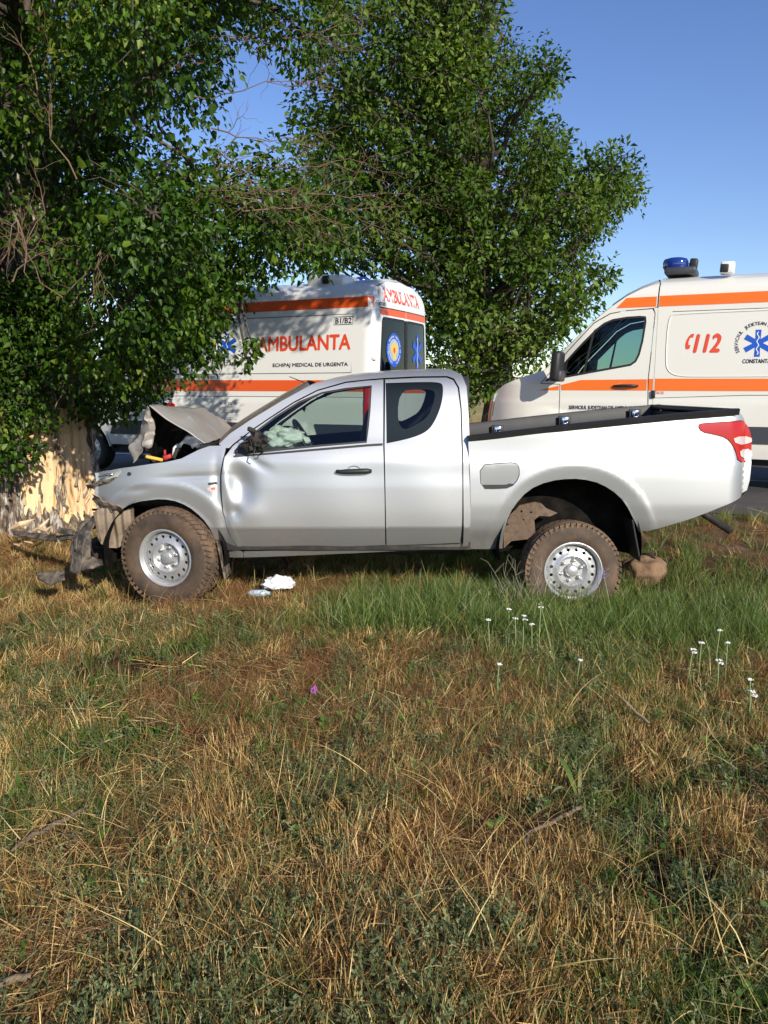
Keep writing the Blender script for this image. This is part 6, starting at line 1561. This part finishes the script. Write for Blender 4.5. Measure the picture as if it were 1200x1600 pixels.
# bare twiggy dead plant left of the rear wheel
dead = []; rn = random.Random(4); q = at(812, 905, D-.25); gq = float(gz(q.x, q.y)); rootd = empty('dead_twiggy_plant', (q.x, q.y, gq)); tag(rootd, 'bare grey twiggy plant left of the rear wheel, against the dark arch', 'plant')
for k in range(16):
    a = Vector((rn.gauss(0, .03), rn.gauss(0, .03), 0)); d = Vector((rn.gauss(-.1, .4), rn.gauss(0, .2), 1)).normalized(); p_ = wander(a, a+d*rn.uniform(.25, .5), 5, .05, 0, rn); dead.append((p_, [.003-.0004*i for i in range(6)]))
    for j in range(3): s_ = p_[rn.randint(2, 4)]; dead.append((wander(s_, s_+Vector((rn.gauss(0, .5), rn.gauss(0, .3), .8)).normalized()*rn.uniform(.06, .16), 3, .05, 0, rn), [.0016, .0013, .001, .0007]))
V, Fq = tubes(dead, 4); fast_mesh('stem', V, Fq, pmat('grey_dead_stem', (.25, .23, .16), .8), rootd, True)

# sticks ----------------------------------------------------------------
def stick(pts, rs, label, mat, name='fallen_stick', lift=.07):
    P3 = []
    for (a, b_) in pts:
        g0 = -.36
        for _ in range(6): q = at_z(a, b_, g0+lift); g0 = float(gz(q.x, q.y))
        P3.append(Vector((q.x, q.y, g0+lift)))
    o0 = P3[0].copy(); PP = []
    for i in range(len(P3)-1): PP += [P3[i].lerp(P3[i+1], t)+Vector((0, random.gauss(0, .004), random.gauss(0, .003))) for t in (0, .33, .66)]
    PP.append(P3[-1]); r_ = np.interp(np.linspace(0, 1, len(PP)), np.linspace(0, 1, len(rs)), rs).tolist()
    V, Fq = tubes([([p-o0 for p in PP], r_)], 7); o = fast_mesh(name, V, Fq, mat, None, True); o.location = o0; return tag(o, label, 'stick')
M_stick = pmat('grey_brown_stick', (.20, .15, .09), .85, col2=(.12, .09, .06), nscale=30, bump=.4, bscale=60)
stick([(18, 1330), (50, 1306), (85, 1290), (110, 1275), (142, 1255)], [.006, .009, .010, .009, .004], 'long crooked stick lying in the lower left grass', M_stick)
stick([(820, 1325), (826, 1302), (850, 1290), (880, 1277), (908, 1262)], [.003, .006, .008, .008, .009], 'pale curved stick lying right of centre in the foreground', M_stick)
stick([(-30, 1545), (15, 1533), (48, 1525)], [.012, .011, .010], 'thick stick end poking in at the lower left edge', M_stick)
stick([(165, 1525), (200, 1523), (222, 1530)], [.004, .006, .003], 'short twig near the bottom left of the grass', M_stick)
stick([(150, 1455), (210, 1450), (290, 1437)], [.003, .004, .002], 'thin grey twig crossing the lower left stubble', M_stick)

# debris ------------------------------------------------------------------
q = at_z(436, 926, -.30); gq = float(gz(q.x, q.y)); v, f = crumple((0, 0, .075), (.115, .10, .075), 8.7, 7, .36, 5, .0)
o = mesh('white_cloth', v, f, M_paper, None, True); o.location = (q.x, q.y, gq); tag(o, 'crumpled white cloth lying in the grass under the driver door', 'cloth')
q = at_z(404, 934, -.31); o = MB().tube([(-.08, 0, .03), (-.06, 0, .03), (.05, .01, .03), (.07, .01, .03), (.09, .01, .03)], [.015, .028, .028, .014, .013], 12).build('plastic_bottle', M_bottle, None, True); o.location = (q.x, q.y, float(gz(q.x, q.y))+.01); tag(o, 'pale blue crushed plastic bottle left of the white cloth', 'bottle')
q = at(22, 828, 7.0)
def lying(name, rows, mat, label, cat, thick=.012, amp=.012, org=None, fr_=9):
    o0 = Vector(rows[0][0]); o = bent_sheet(name, rows, mat, None, o0, 7, amp, fr_, thick); o.location = o0; tag(o, label, cat); return o
lying('bumper_strip', [[at(18, 828, 6.9), at(55, 833, 6.7), at(90, 838, 6.5), at(118, 836, 6.3)], [at(20, 834, 6.8), at(55, 842, 6.6), at(90, 846, 6.4), at(117, 841, 6.2)]], M_bumper, 'long black bumper strip lying across wood splinters at the tree foot', 'bumper strip')
lying('bumper_fragment', [[at(55, 896, 5.85), at(78, 894, 5.8), at(101, 892, 5.8)], [at(58, 904, 5.75), at(80, 914, 5.7), at(102, 906, 5.7)]], M_bumper, 'small scuffed grey bumper fragment lowest on the left grass', 'bumper fragment')
lying('torn_metal_plate', [[at(92, 822, 6.4), at(104, 826, 6.35), at(118, 831, 6.3)], [at(90, 832, 6.35), at(104, 835, 6.3), at(117, 836, 6.25)]], M_bumper, 'bent grey metal plate lying against the trunk foot', 'metal plate', .008)
spl = (((17, 827), (32, 820), (54, 811), 7.0, .035, 'broad pale wood splinter leaning at the tree foot, leftmost'), ((30, 842), (42, 836), (56, 842), 6.8, .02, 'short pale wood splinter under the black bumper strip'), ((50, 831), (64, 824), (77, 810), 6.9, .022, 'curved pale wood splinter rising towards the bare trunk'),
       ((22, 850), (30, 852), (34, 848), 6.7, .015, 'small wood chip below the bumper strip, leftmost'), ((95, 850), (92, 846), (90, 842), 6.4, .012, 'tiny wood chip right under the bumper strip'), ((60, 826), (72, 829), (80, 822), 6.7, .018, 'pale wood splinter lying flat against the trunk'), ((38, 846), (50, 848), (60, 843), 6.75, .014, 'thin pale wood splinter under the middle of the bumper strip'))
for (a, b_, c_, Y_, w_, lab) in spl:
    p_ = [at(a[0], a[1], Y_), at(b_[0], b_[1], Y_-.03), at(c_[0], c_[1], Y_+.03)]
    q = MB(); q.tube([x_-p_[0] for x_ in p_], [w_*.45, w_*.95, w_*.15], 5); o = q.build('wood_splinter', M_wood, None, False); o.location = p_[0]; tag(o, lab, 'wood splinter', 'splinters torn from the struck tree')
# dry wheat-like head in the right foreground
stick([(955, 1075), (985, 1105), (1015, 1132)], [.004, .010, .009], 'pale dried seed head lying over the reddish grass', pmat('dried_seed_head', (.48, .36, .18), .8), 'dried_seed_head', .09)
